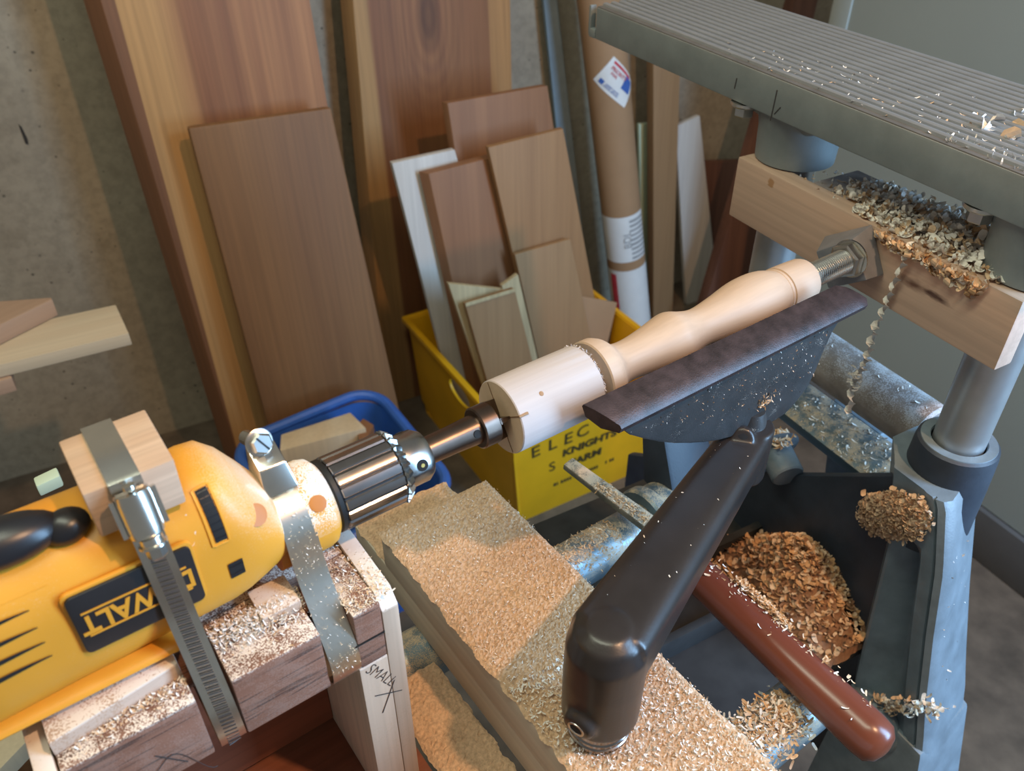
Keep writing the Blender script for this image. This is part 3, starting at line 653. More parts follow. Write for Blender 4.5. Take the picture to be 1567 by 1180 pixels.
MB().loft([sell(-.0600, 0, -.006, .0215, .0200, 2.6, 32), sell(-.0420, 0, -.006, .0215, .0195, 2.6, 32)]).build('gear_block', M_orange, dr)
# subtle dusted front shell of the housing: gear cap, neck and collar
MB().turn([(-.0545, .0225), (-.050, .0235), (-.0415, .0235)], n=56).build('neck', M_orange, dr)
MB().turn([(-.0418, .0235), (-.0410, .0262), (-.0320, .0262), (-.0272, .0248), (-.0240, .0208), (-.0232, .0150)], n=56).build('gear_collar', M_yellowd, dr, ang=50)
MB().turn([(-.0720, .0), (-.0718, .001), (-.0700, .002)], n=8).build('grease_nib', M_hole, dr)
def on_side(x, z, lift=.0):   # outer surface point of the housing on the operator's side at height z
    _, cy, cz, hy, hz, n = sect(x); k = min(.999, abs((z-cz)/hz)); return V((x, cy-hy*(1-k**n)**(1/n)-lift, z))
def skin_patch(xr, zr, lift, nx=10, nz=14, rr=0.0):
    vs = []; fs = []
    for i in range(nx+1):
        for j in range(nz+1):
            x = xr[0]+(xr[1]-xr[0])*i/nx; z = zr[0]+(zr[1]-zr[0])*j/nz
            if rr:   # round the corners of the plate
                dx = min(x-xr[0], xr[1]-x); dz = min(z-zr[0], zr[1]-z)
            vs.append(on_side(x, z, lift))
    for i in range(nx):
        for j in range(nz): a = i*(nz+1)+j; fs.append((a, a+nz+1, a+nz+2, a+1))
    return MB().add(vs, fs)
# name plate
def plate(x0, x1, z0, z1, r, lift, th, n=5):
    P = []
    for (cx, cz, a0) in ((x1-r, z1-r, 0), (x0+r, z1-r, 90), (x0+r, z0+r, 180), (x1-r, z0+r, 270)):
        for k in range(n+1): a = rad(a0+90*k/n); P.append((cx+r*math.cos(a), cz+r*math.sin(a)))
    yb = -.0335-lift
    return MB().prism([V((x, yb, z)) for x, z in P], (0, -th, 0), bev=.0004)
plate(-.1588, -.1012, .0040, .0440, .0036, -.0026, .0022).build('plate_frame', M_yellow, dr)
npl = plate(-.1575, -.1025, .0055, .0425, .003, -.001, .0022).build('name_plate', M_label, dr)
yb = -.0335+.001-.0022
Mt = L.m((-.1300, yb-.0001, .0238)) @ Matrix.Rotation(math.pi/2, 4, 'X') @ Matrix.Rotation(math.pi, 4, 'Z')
text('lettering', 'DEWALT', .0158, M_yellow, npl, Mt, ext=.0002, bold=.0004, sx=.80)
mb = MB()
for z in (.0165, .0312): mb.box(-.1535, -.1068, yb-.0004, yb+.0003, z-.0005, z+.0005)
mb.build('line', M_yellow, npl)
# long vent with ribs, square vent, front screw recesses
def vent(x0, x1, z0, z1, name='vent', nr=7):
    v = skin_patch((x0, x1), (z0, z1), .0005, 4, 14).build(name, M_hole, dr)
    mb = MB()
    for k in range(nr):
        z = z0+(z1-z0)*(k+.5)/nr; mb.add([on_side(x0, z-.0003, .0007), on_side(x1, z-.0003, .0007), on_side(x1, z+.0003, .0007), on_side(x0, z+.0003, .0007)], [(0, 1, 2, 3)])
    mb.build('vent_rib', M_black, v)
def on_ang(x, t, lift=.0):
    _, cy, cz, hy, hz, n = sect(x); return V((x, cy-(hy+lift)*math.cos(t)**(2/n), cz+(hz+lift)*math.sin(t)**(2/n)))
A0, A1 = rad(14), rad(63)
def vent_top():
    vs = []; fs = []; nx, nz = 4, 22
    for i in range(nx+1):
        for j in range(nz+1): vs.append(on_ang(-.0905+.0056*i/nx-.0005*j/nz, A0+(A1-A0)*j/nz, .0004))
    for i in range(nx):
        for j in range(nz): a = i*(nz+1)+j; fs.append((a, a+nz+1, a+nz+2, a+1))
    v = MB().add(vs, fs).build('vent', M_hole, dr); mb = MB()
    for k in range(8):
        t = A0+(A1-A0)*(k+.5)/8; mb.add([on_ang(-.0905, t-.008, .0006), on_ang(-.0849, t-.008, .0006), on_ang(-.0849, t+.008, .0006), on_ang(-.0905, t+.008, .0006)], [(0, 1, 2, 3)])
    mb.build('vent_rib', M_black, v)
    R = []
    for j in range(29):
        a = 2*math.pi*j/28; cx = -.0880-.0003; x = cx+.0040*max(-1, min(1, 1.6*math.cos(a))); t = (A0+A1)/2+(A1-A0)*.54*max(-1, min(1, 1.25*math.sin(a))); R.append(on_ang(x, t, .0002))
    mb = MB(); rings = []
    for j, p in enumerate(R[:-1]):
        d = (R[(j+1) % 28]-R[j-1]).normalized(); nn = V((0, -1, .5)).normalized(); o_ = d.cross(nn).normalized(); rings.append([p+o_*.0007*math.cos(2*math.pi*k/6)+nn*.0006*math.sin(2*math.pi*k/6) for k in range(6)])
    rings.append(rings[0]); mb.loft(rings, True, False, False).build('vent_rim', M_yellow, dr)
vent_top(); vent(-.0885, -.0812, .0080, .0185, nr=2)
# raised panel line
mb = MB(); arc = [V((-.1015, 0, .0600)), V((-.0985, 0, .052)), V((-.0975, 0, .0440)), V((-.1000, 0, .0385)), V((-.1045, 0, .0365))]
P = [on_side(p.x, p.z, .0) for p in arc]; mb.ribbon(P, (1, 0, .3), .0009, -.0005); mb.build('panel_seam', M_yellowd, dr)
mb = MB(); mb.ribbon([on_side(-.22+.06*k/10, .0515-.003*math.sin(k/10*1.5), 0) for k in range(11)], (0, .3, 1), .0008, -.0004); mb.build('panel_seam', M_yellow, dr)
def recess(x, ang, r, nx, nr, base_r, name='screw_recess'):
    c = V((x, -math.cos(ang)*base_r, math.sin(ang)*base_r)); nrm = V((nx, -math.cos(ang), math.sin(ang))).normalized()
    o = MB().turn([(-.002, r*.55), (.0003, r*.8), (.0009, r)], c, nrm, 24, cap1=False).build(name, M_orange, dr)
def ellipse_hole(c, nrm, r, st):
    nrm = V(nrm).normalized(); mb = MB(); mb.turn([(-.0001, r), (.0003, r), (.0004, r*.80), (.00045, r*.55)], c, nrm, 24); return mb
# screw recesses (shallow discs, hollow's shade put into their darker orange) on the dome and on the collar
pd = on_side(-.0680, .0345, -.0004); ellipse_hole(pd, (.45, -1, .75), .0058, 1).build('screw_recess', M_orange, dr)
a_ = rad(42); ellipse_hole(V((-.0345, -math.cos(a_)*.0260, math.sin(a_)*.0260)), (.05, -math.cos(a_), math.sin(a_)), .0046, 1).build('screw_recess', M_orange, dr)
# cooling slots at the rear, dark, swept
for k in range(4):
    z = .0420-.0095*k; mb = MB()
    P = [on_side(-.215+.045*t, z-.001*t+.002*math.sin(t*2), .0008) for t in [i/8 for i in range(9)]]
    R = []
    for i, p in enumerate(P): h = .0014*math.sin(min(1, .15+i/8*.9)*math.pi)**.5 if i < 8 else .0003; R.append([p+V((0, 0, -h)), p+V((0, 0, h))])
    mb.loft(R, False, False, False).build('cooling_slot', M_hole, dr, recalc=False)
# lower seam flange that runs along the belly
MB().loft([sell(x, -.004, -.021, .030, .0045, 2.2, 32) for x in (-.42, -.2, -.16, -.11)]).build('belly_rail', M_yellow, dr)
# trigger, lock button, start of the handle (points up and away, out of the picture)
def blob(c, r, ax=(1, 0, 0), nm='trigger', m=M_black, st=(1, 1, 1), par=dr):
    b = bmesh.new(); bmesh.ops.create_uvsphere(b, u_segments=24, v_segments=14, radius=1)
    A = V(ax).normalized(); q = A.to_track_quat('X', 'Z')
    for v in b.verts: v.co = V(c)+q @ V((v.co.x*r*st[0], v.co.y*r*st[1], v.co.z*r*st[2]))
    return MB().bm(b).build(nm, m, par)
blob((-.170, -.010, .066), .011, (1, 0, -.05), 'trigger', M_black, (2.3, 1.15, .95))
blob((-.1450, -.012, .0625), .0095, (1, 0, .1), 'trigger_lock', M_black, (1.1, .95, .8))
MB().loft([[p for p in sell(0, 0, 0, .026, .022, 2.4, 28)] and [V((-.225-.05*t+u.z*.9, u.y, .045+.13*t+u.z*.25)) for u in sell(0, 0, 0, .020, .024, 2.4, 28)] for t in (0, .3, .6, 1)]).build('handle', M_yellow, dr)

# ------------------------------------------------------------------ drill chuck
ch = thing('drill_chuck', 'keyed steel drill chuck with fluted dark sleeve and toothed ring', 'chuck', L, (.01, 0, -.02))
MB().turn([(-.0240, .010), (-.0238, .0208), (-.0228, .0218), (-.0204, .0218), (-.0199, .0208)], n=56).build('rear_flange', M_chuckdark, ch)
def flute(t, j): return 1.0 if (j % 8) not in (0, 1) else .952
MB().turn([(-.0199, .0210), (-.0189, .0221), (.0165, .0221), (.0175, .0214)], n=18*8, wob=flute).build('fluted_sleeve', M_chrome, ch, ang=20)
for j in range(18):
    a = 2*math.pi*(j*8+.5)/144; rr = .02115
    u = V((0, 0, 1)); w = V((1, 0, 0)).cross(u); nn = u*math.cos(a)+w*math.sin(a); tt = V((1, 0, 0)).cross(nn)
    MB().add([V((-.0191, 0, 0))+nn*rr-tt*.0005, V((.0168, 0, 0))+nn*rr-tt*.0005, V((.0168, 0, 0))+nn*rr+tt*.0005, V((-.0191, 0, 0))+nn*rr+tt*.0005], [(0, 1, 2, 3)]).build('flute', M_chuckdark, ch, recalc=False)
def teeth(t, j): return 1.0 if (t < .0178 or (j % 4) in (0, 1)) else (.86 if t > .0190 else .93)
MB().turn([(.0174, .0200), (.0177, .0219), (.0192, .0229), (.0232, .0200), (.0236, .0165)], n=22*4, wob=teeth).build('toothed_ring', M_nose, ch, ang=15)
MB().turn([(.0228, .0164), (.0365, .0164), (.0405, .0138), (.0412, .0118), (.0412, .009)], n=56).build('nose', M_nose, ch)
for k, a in enumerate((rad(22), rad(142), rad(262))):
    nn = V((0, -math.cos(a), math.sin(a))); c = V((.0312, 0, 0))+nn*.0164
    MB().turn([(-.0002, .0036), (.0003, .0035), (.0004, .0020)], c, nn, 20).build('key_hole', M_hole, ch)
    MB().turn([(.0, .0013), (.0006, .0012)], c, nn, 14).build('key_hole_bottom', M_brass, ch)

# ------------------------------------------------------------------ drive centre
dc = thing('drive_center', 'dark steel spur drive gripped by the chuck and biting the blank', 'drive', L, (.07, 0, -.01))
MB().turn([(.0405, .0085), (.060, .0088), (.0775, .0096), (.0776, .0125), (.0784, .0135), (.0885, .0135), (.0893, .0128)], n=48).build('shaft', M_bronze, dc)
a = rad(25); nn = V((0, -math.cos(a), math.sin(a))); MB().turn([(-.0001, .0026), (.0003, .0025)], V((.0735, 0, 0))+nn*.0094, nn, 20).build('cross_hole', M_hole, dc)
for k in range(4):
    a = rad(35+90*k); nn = V((0, -math.cos(a), math.sin(a))); tt = V((1, 0, 0)).cross(nn)
    MB().hexa([V((.089, 0, 0))+nn*.003-tt*.002, V((.089, 0, 0))+nn*.0132-tt*.002, V((.089, 0, 0))+nn*.0132+tt*.002, V((.089, 0, 0))+nn*.003+tt*.002, V((.0985, 0, 0))+nn*.003-tt*.0004, V((.0985, 0, 0))+nn*.0125-tt*.0004, V((.0985, 0, 0))+nn*.0125+tt*.0004, V((.0985, 0, 0))+nn*.003+tt*.0004]).build('spur', M_bronze, dc)

# ------------------------------------------------------------------ turned workpiece
wk = thing('turned_handle', 'pale maple spindle half turned into a curved handle between centres', 'turning', L, (.24, 0, -.0245))
prof_b = [(.0965, .001), (.0965, .0240), (.0972, .0246), (.130, .0247), (.1612, .0246), (.1620, .0240), (.1630, .0170), (.1632, .0135)]
MB().turn(prof_b[1:], n=96, cap0=False, cap1=False, wob=lambda t, j: 1-.006*random.random()*(t > .161)).build('waste_block', M_turn_rough, wk)
MB().turn([(.0965, .0241), (.0964, .0005)], n=64, cap0=False).build('end_face', M_endgrain, wk)
mb = MB()
def ctr(pts):   # smooth curve through (x, r)
    out = []
    for i in range(len(pts)-1):
        p0, p1, p2, p3 = pts[max(i-1, 0)], pts[i], pts[i+1], pts[min(i+2, len(pts)-1)]
        for k in range(6):
            t = k/6; f = lambda a, b, c, d: .5*((2*b)+(-a+c)*t+(2*a-5*b+4*c-d)*t*t+(-a+3*b-3*c+d)*t**3); out.append((f(p0[0], p1[0], p2[0], p3[0]), f(p0[1], p1[1], p2[1], p3[1])))
    return out+[pts[-1]]
prof = [(.1632, .0135), (.1690, .0135), (.1691, .0236), (.1700, .0246), (.1772, .0246)]+ctr([(.1785, .0240), (.1825, .0222), (.1865, .0185)])[1:]+ctr([(.1865, .0185), (.1905, .0156), (.1965, .0142), (.206, .0143), (.2205, .0162), (.2345, .0190), (.2425, .0203), (.2475, .0198), (.2555, .0172), (.265, .0150), (.2745, .0148), (.2925, .0174), (.3135, .0212), (.3290, .0221), (.3405, .0212), (.3490, .0190), (.3525, .0180)])[1:]+[(.3530, .0184), (.3545, .0184), (.3550, .0178), (.3560, .0178), (.3565, .0188), (.3700, .0186), (.3835, .0180), (.3860, .0172), (.3862, .004)]
MB().turn(prof, n=96, cap0=False, cap1=False).build('spindle', M_turn, wk, ang=28)
a = rad(52); nn = V((0, -math.cos(a), math.sin(a))); MB().turn([(0, .0016), (.0002, .0012)], V((.1165, 0, 0))+nn*.0247, nn, 12).build('knot', M_card, wk)
for a in (rad(35), rad(125)):
    d = V((0, -math.cos(a), math.sin(a))); MB().ribbon([V((.0963, 0, 0))-d*.0235, V((.0963, 0, 0))+d*.0235], (0, math.sin(a), math.cos(a)), .0007, .0001).build('saw_kerf', M_brown, wk)
d = V((0, -math.cos(rad(35)), math.sin(rad(35)))); MB().cyl(V((.0960, 0, 0))+d*.0246, V((.1025, 0, 0))+d*.0248, .0009, n=8).build('saw_kerf', M_card, wk)
flakes('fuzz', [V((.1618+.001*rnd.random(), -.0242*math.cos(t), .0242*math.sin(t))) for t in [rnd.random()*3.6-.4 for _ in range(160)]], .0009, [M_turn_rough], L, None, None, parent=wk, up=1.2, seed=9)

# ------------------------------------------------------------------ hose clamps
def smooth_path(pts, n=5):
    out = []; P = [V(p) for p in pts]
    for i in range(len(P)-1):
        p0, p1, p2, p3 = P[max(i-1, 0)], P[i], P[i+1], P[min(i+2, len(P)-1)]
        for k in range(n):
            t = k/n; out.append(.5*((2*p1)+(p2-p0)*t+(2*p0-5*p1+4*p2-p3)*t*t+(3*p1-p0-3*p2+p3)*t**3))
    return out+[P[-1]]
# clamp one: over the wooden block, down the drill side, under the cradle
c1 = thing('hose_clamp', 'perforated hose clamp over the wood block and the drill name plate', 'clamp', L, (-.1155, 0, -.09))
X1 = -.1175
front = [(-.0262, .0860), (-.0300, .0770), (-.0345, .0600), (-.0362, .0400), (-.0370, .0200), (-.0385, .0), (-.0440, -.0250), (-.0520, -.0500), (-.0545, -.0700), (-.0530, -.0840), (-.0470, -.0880)]
pth = smooth_path([(X1+.0035*min(1, max(0, (.086-z)/.17)), y, z) for y, z in front])
top = [V((X1, .0190, .0868)), V((X1, .000, .0868)), V((X1, -.0240, .0868))]
mb = MB(); mb.ribbon([V((X1, .034, .02)), V((X1, .034, .055)), V((X1, .0215, .083))]+top+pth, (1, 0, 0), .0135, -.0008)
mb.ribbon([V((X1+.0035, -.047, -.088)), V((X1+.0035, .0, -.0878)), V((X1, .062, -.0878))], (1, 0, 0), .0135, -.0008)
band1 = mb.build('band', M_zinc, c1)
slot = None
# slots follow the front run of the band
acc = 0; nxt = .030; prev = pth[0]
for i in range(1, len(pth)):
    seg = (pth[i]-pth[i-1]); ln = seg.length
    while nxt <= acc+ln:
        t = (nxt-acc)/ln; p = pth[i-1]+seg*t; d = seg.normalized(); nn = V((-1, 0, 0)).cross(d) ; nn = -d.cross(V((1, 0, 0))).normalized()
        if nn.y > 0: nn = -nn
        if slot is None:
            slot = MB().box(-.0033, .0033, -.00042, .00042, -.00015, .00015).build('slot', M_slot, None, L); slot.parent = c1; sl = slot
        else:
            sl = slot.copy(); col.objects.link(sl)
        X_ = (V((1, 0, 0))+d*.22).normalized(); Z_ = nn; Y_ = Z_.cross(X_)
        R = Matrix((X_, Y_, Z_)).transposed().to_4x4(); R.translation = p+nn*.0010-V(c1['base']); sl.parent = c1; sl.matrix_basis = R
        nxt += .0031
    acc += ln
# worm housing and screw of clamp one
pw = V((X1+.0005, -.0350, .0735)); dw = (pth[8]-pth[1]).normalized(); nw = V((0, -1, .25)).normalized(); nw = (nw-dw*nw.dot(dw)).normalized(); sw = dw.cross(nw)
def wormframe(): return dw, nw, sw
R = []
for t, k in ((-.011, .78), (-.0105, .95), (-.007, 1), (.007, 1), (.0105, .95), (.011, .78)):
    ring = []
    for j in range(20):
        a = math.pi*j/19; ring.append(pw+dw*t+sw*(math.cos(a)*.0078*k)+nw*(math.sin(a)*.0075*k-.001))
    R.append(ring)
MB().loft(R).build('worm_housing', M_zinc, c1)
mb = MB()
for s_ in (-1, 1): mb.hexa([pw+dw*a_+sw*(s_*.0078)+sw*(s_*b_)+nw*c_ for a_, b_, c_ in ((-.009, 0, -.002), (.009, 0, -.002), (.009, .002, -.002), (-.009, .002, -.002), (-.009, 0, .0005), (.009, 0, .0005), (.009, .002, .0005), (-.009, .002, .0005))])
mb.build('housing_tab', M_zinc, c1)
MB().turn([(0, .0048), (.003, .0050), (.0032, .0062), (.0042, .0062), (.0044, .0048)], pw+dw*.0108+nw*.003, dw, 28).build('screw_collar', M_zinc, c1)
MB().turn([(0, .0044), (.0055, .0044), (.0064, .0036)], pw+dw*.0150+nw*.003, dw, 6).build('screw_head', M_steel, c1, ang=20)
MB().turn([(0, .0028), (.0016, .0028), (.003, .0015)], pw-dw*.0145+nw*.003, dw, 16).build('screw_tip', M_zinc, c1)
# clamp two: round the neck, turns under between the walnut blocks
c2 = thing('hose_clamp', 'plain dusty hose clamp round the drill neck just behind the chuck', 'clamp', L, (-.0485, 0, -.09))
X2 = -.0485
arc = [V((X2, -.0243*math.cos(rad(t)), .0243*math.sin(rad(t)))) for t in range(200, 20, -12)][::-1]
P2 = [V((X2, .0235, .009))]+[V((X2, -.0262*math.cos(rad(t)), .0262*math.sin(rad(t)))) for t in range(150, 5, -10)]
P2 += smooth_path([(X2, -.0265, -.001), (X2+.0005, -.0310, -.022), (X2+.0005, -.0440, -.0430), (X2+.0005, -.0535, -.0600), (X2+.0005, -.0560, -.0740), (X2+.0005, -.0530, -.0850), (X2, -.046, -.0880)])
mb = MB(); mb.ribbon(P2, (1, 0, 0), .0172, -.0008); mb.ribbon([V((X2, -.046, -.0882)), V((X2, .045, -.0878))], (1, 0, 0), .0172, -.0008); mb.build('band', M_zincd, c2)
C2 = V((X2-.002, .0065, .0500))
mb = MB(); mb.hexa([V((X2-.0095, -.0105, .0262)), V((X2+.0090, -.0105, .0262)), V((X2+.0090, .0115, .0275)), V((X2-.0095, .0115, .0275)), V((X2-.0080, -.0050, .0410)), V((X2+.0065, -.0050, .0410)), V((X2+.0065, .0125, .0470)), V((X2-.0080, .0125, .0470))], .0012); mb.build('worm_housing', M_zinc, c2)
axs = V((.10, -.84, .36)).normalized()
MB().turn([(-.0170, .0040), (-.002, .0042), (.000, .0046)], C2, axs, 24).build('worm_screw', M_zinc, c2)
MB().turn([(-.0005, .0046), (-.0002, .0072), (.0010, .0074), (.0016, .0062)], C2, axs, 36).build('screw_collar', M_steel, c2)
MB().turn([(.0012, .0060), (.0050, .0060), (.0060, .0050)], C2, axs, 6).build('screw_head', M_steel, c2, ang=20)
hc = C2+axs*.00605; tx = axs.cross(V((1, 0, .6))).normalized(); ty = axs.cross(tx)
mb = MB(); mb.hexa([hc+tx*a_+ty*b_+axs*c_ for a_, b_, c_ in ((-.0048, -.0005, -.0002), (.0048, -.0005, -.0002), (.0048, .0005, -.0002), (-.0048, .0005, -.0002), (-.0048, -.0005, .0001), (.0048, -.0005, .0001), (.0048, .0005, .0001), (-.0048, .0005, .0001))]); mb.build('screw_slot', M_chuckdark, c2)
# wooden block under clamp one
wb = MB().hexa([V((-.134, -.0262, .0605)), V((-.0965, -.0262, .0605)), V((-.0965, .0175, .0605)), V((-.134, .0175, .0605)), V((-.1345, -.0250, .0855)), V((-.096, -.0250, .0855)), V((-.0955, .0185, .0855)), V((-.1345, .0175, .0855))], .0012).build('wood_block', M_block, None, L, (-.115, -.005, .0605)); tag(wb, 'small pale wood block pinched between hose clamp and drill', 'block')

# ------------------------------------------------------------------ tool rest
rest = thing('tool_rest', 'black iron tool rest with long worn edge beside the spindle', 'tool rest', L, (.26, -.05, -.07))
top_e = [(.1325, -.0350), (.3785, -.0350)]; y0, z0, y1, z1 = -.0350, .0165, -.0575, .0070
mb = MB(); R = []
nS = 40
for i in range(nS+1):
    t = i/nS; xt = .1325+(.3800-.1325)*t; xl = .1455+(.3930-.1455)*t
    e = max(0, (t-.985)/.015); e2 = max(0, (.008-t)/.008)
    def Q(f, lift): return V((xt+(xl-xt)*f, y0+(y1-y0)*f, z0+(z1-z0)*f+lift))
    ring = [Q(0, -.0015), Q(.03, .0003), Q(.3, .0012), Q(.65, .0012), Q(.95, .0006), Q(1.0, -.0012), Q(.95, -.0055), Q(.5, -.0100), Q(.1, -.0080)]
    c = sum(ring, V())/len(ring)
    sh = 1-.35*e-.0*e2
    R.append([c+(p-c)*sh for p in ring])
MB().loft(R).build('blade', M_restedge, rest, ang=40)
pl = [(.1500, .0010), (.1600, -.0110), (.1741, -.0215), (.1880, -.0310), (.2031, -.0400), (.2190, -.0480), (.2340, -.0548), (.2500, -.0610), (.2663, -.0656), (.2830, -.0700), (.3000, -.0728), (.3150, -.0738), (.3257, -.0724), (.3370, -.0660), (.3472, -.0550), (.3520, -.0420), (.3550, -.0280), (.3600, -.0120), (.3665, -.0020), (.3790, .0025)]
MB().prism([V((x, -.0515, z)) for x, z in pl], (0, .013, 0), bev=.0022).build('web', M_rest, rest, ang=40)
MB().turn([(0, .010), (.01, .0125), (.05, .0125)], V((.2905, -.0450, -.055)), (0, 0, -1), 32).build('stem', M_rest, rest)

# cranked arm : one continuous casting (hub + arm + boss) fused by voxel remesh
arm_o = thing('cranked_support', 'black cranked arm rising from the beam to hold the tool rest', 'arm', L, (.079, -.129, -.16))
mb = MB()
hub = V((.080, -.128, 0)); tip = V((.2905, -.0470, 0))
mb.turn([(-.1400, .0225), (-.1385, .0240), (-.100, .0245), (-.074, .0240), (-.0620, .0200), (-.0570, .0120), (-.0560, .002)], hub, (0, 0, 1), 36)
ad = (tip-hub).normalized(); an = V((-ad.y, ad.x, 0)); R = []
for t in [0, .05, .12, .25, .4, .55, .7, .82, .92, 1.0]:
    c = hub+(tip-hub)*t; zc_ = -.0800-.0060*t; hw = .0245-.0070*t; hh = .0225-.0040*t
    R.append([c+an*(hw*math.copysign(abs(math.cos(2*math.pi*j/40))**(.48), math.cos(2*math.pi*j/40)))+V((0, 0, zc_+hh*math.copysign(abs(math.sin(2*math.pi*j/40))**(.48), math.sin(2*math.pi*j/40)))) for j in range(40)])
mb.loft(R)
mb.turn([(-.118, .0165), (-.1165, .0180), (-.070, .0180), (-.0680, .0170)], tip, (0, 0, 1), 36)
# set screw boss low on the hub
bd = V((-.95, -.30, -.08)).normalized(); mb.cyl(hub+V((0, 0, -.122)), hub+V((0, 0, -.122))+bd*.0285, .0105, n=28, bev=.002)
bd2 = V((-.60, -.55, .55)).normalized(); tb2 = tip+V((-.010, 0, -.075)); mb.cyl(tb2, tb2+bd2*.0190, .0095, n=28, bev=.002)
ao = mb.build('casting', M_arm, arm_o)
md = ao.modifiers.new('fuse', 'REMESH'); md.mode = 'VOXEL'; md.voxel_size = .0014; md.use_smooth_shade = True
ms = ao.modifiers.new('soften', 'SMOOTH'); ms.factor = .5; ms.iterations = 9
dg = bpy.context.evaluated_depsgraph_get(); me2 = bpy.data.meshes.new_from_object(ao.evaluated_get(dg)); ao.modifiers.clear(); ao.data = me2; me2.name = 'casting'
MB().turn([(0, .0058), (.0006, .0056), (.0007, .0045), (-.0002, .0040)], hub+V((0, 0, -.122))+bd*.0283, bd, 24).build('screw_hole', M_steel, arm_o)
MB().turn([(.0003, .0042), (.0004, .0005)], hub+V((0, 0, -.122))+bd*.0283, bd, 6).build('set_screw', M_hole, arm_o)
MB().turn([(.0002, .0042), (.0004, .0005)], tb2+bd2*.0188, bd2, 6).build('set_screw', M_hole, arm_o)
post = MB().turn([(-.1610, .0185), (-.1580, .0190), (-.1570, .0200), (-.1545, .0200), (-.1538, .0188), (-.1528, .0188), (-.1522, .0198), (-.1500, .0198), (-.1490, .0190), (-.1380, .0190)], hub, (0, 0, 1), 40).build('post', M_chrome, arm_o)
# bits of swarf caught on arm and rest
pts = []
for k in range(48):
    t = .05+.9*rnd.random(); c = hub+(tip-hub)*t+an*(rnd.random()-.5)*.030; pts.append(V((c.x, c.y, -.0800-.006*t+.0222-.004*t)))
flakes('swarf', pts, .0007, [M_sd[0], M_sd[1]], L, 'tiny wood flecks scattered on top of the black arm', 'flecks', seed=12, up=.3, ln=2, weights=(.7, .3), curl=.8)
pts = [V((.165+.19*rnd.random(), -.0518, .004-.065*rnd.random()**1.3)) for k in range(330)]
pts = [p for p in pts if p.z > -.072+abs(p.x-.31)*.42+.004]
flakes('swarf', pts, .00075, [M_sd[0], M_sd[1]], L, 'pale specks clinging to the face of the tool rest', 'flecks', seed=13, up=1.5, ln=1.8)
pts = [V((.296+.005*rnd.gauss(0, 1), -.0522, -.045+.003*rnd.gauss(0, 1))) for k in range(60)]
flakes('swarf', pts, .0011, [M_sd[1], M_sd2[0]], L, 'small tan clump of dust stuck on the tool rest', 'flecks', seed=14, up=1.5)

# ------------------------------------------------------------------ tailstock: dead centre, block, bar
dcn = thing('dead_center', 'threaded bolt and hex nut holding the far end of the spindle', 'bolt', L, (.41, 0, -.01))
pr = [(.384, .006)]
k = 0; x = .386
while x < .449: pr += [(x, .0088), (x+.0010, .0102), (x+.0013, .0102), (x+.0022, .0088)]; x += .0023
MB().turn(pr, n=32).build('threaded_rod', M_zinc, dcn, ang=18)
MB().turn([(.4360, .0125), (.4368, .0146), (.4435, .0146), (.4443, .0130)], n=6).build('hex_nut', M_steel, dcn, ang=20)
MB().turn([(.4446, .0160), (.4462, .0160)], n=36).build('washer', M_zinc, dcn)
fA, fB = [(.0328, -.0085), (.0027, .0165), (-.0184, -.0120), (.0127, -.0350)], [(.0470, -.0085), (.0065, .0193), (-.0160, -.0180), (.0250, -.0440)]
tk = MB().hexa([V((.4465, y, z)) for y, z in fA]+[V((.4765, y, z)) for y, z in fB], .0015).build('block', plain('grey_sawn_block', (.20, .205, .225), .55, .2, var=.12, scale=60), None, L, (.46, 0, -.02)); tag(tk, 'chamfered grey block bolted to the wooden bar behind the nut', 'block')
bar = thing('tailstock_bar', 'pale wooden bar clamped across the two steel posts', 'bar', S, (.01, 0, -.044))
def knot_wood():
    m = wood('bar_face_wood', (.68, .47, .345), (.54, .35, .25), grain='y', seed=21, fibre=.16, scale=1.2, rough=.6)
    nt = m.node_tree; b = nt.nodes['Principled BSDF']; cur = b.inputs['Base Color'].links[0].from_socket
    tc = nt.nodes.new('ShaderNodeTexCoord')
    def spot(c, sc, r0, r1, colr, a, cur):
        s1 = nt.nodes.new('ShaderNodeVectorMath'); s1.operation = 'SUBTRACT'; s1.inputs[1].default_value = c; nt.links.new(tc.outputs['Object'], s1.inputs[0])
        s2 = nt.nodes.new('ShaderNodeVectorMath'); s2.operation = 'MULTIPLY'; s2.inputs[1].default_value = sc; nt.links.new(s1.outputs[0], s2.inputs[0])
        ln = nt.nodes.new('ShaderNodeVectorMath'); ln.operation = 'LENGTH'; nt.links.new(s2.outputs[0], ln.inputs[0])
        wb_ = mth(nt, 'ADD', ln.outputs['Value'], mth(nt, 'MULTIPLY', mth(nt, 'SUBTRACT', noi(nt, coords(nt, (1, .3, 1)), 150, 3), .5), .012))
        r = nt.nodes.new('ShaderNodeMapRange'); r.inputs[1].default_value = r0; r.inputs[2].default_value = r1; r.inputs[3].default_value = a; r.inputs[4].default_value = 0; nt.links.new(wb_, r.inputs[0])
        return mix(nt, r.outputs[0], cur, colr)
    q_ = lambda x, y: S.l(hit(x, y, S.w((0, 0, 0)), S.x))-V((.01, 0, -.044))
    a1, a2, a3 = q_(1400, 436), q_(1436, 456), q_(1180, 281)
    cur = spot((0, a1.y, a1.z), (0, .45, 1.1), .001, .0075, (.10, .035, .02), .9, cur)
    cur = spot((0, a2.y, a2.z), (0, .35, 1.5), .001, .0055, (.06, .02, .015), .9, cur)
    cur = spot((0, a3.y, a3.z), (0, 1, 1), .003, .0045, (.36, .17, .06), .8, cur)
    nt.links.new(cur, b.inputs['Base Color']); return m
M_barf = knot_wood()
MB().box(0, .020, -.1305, .1735, -.044, .017, .0018).build('front_plank', M_barf, bar)
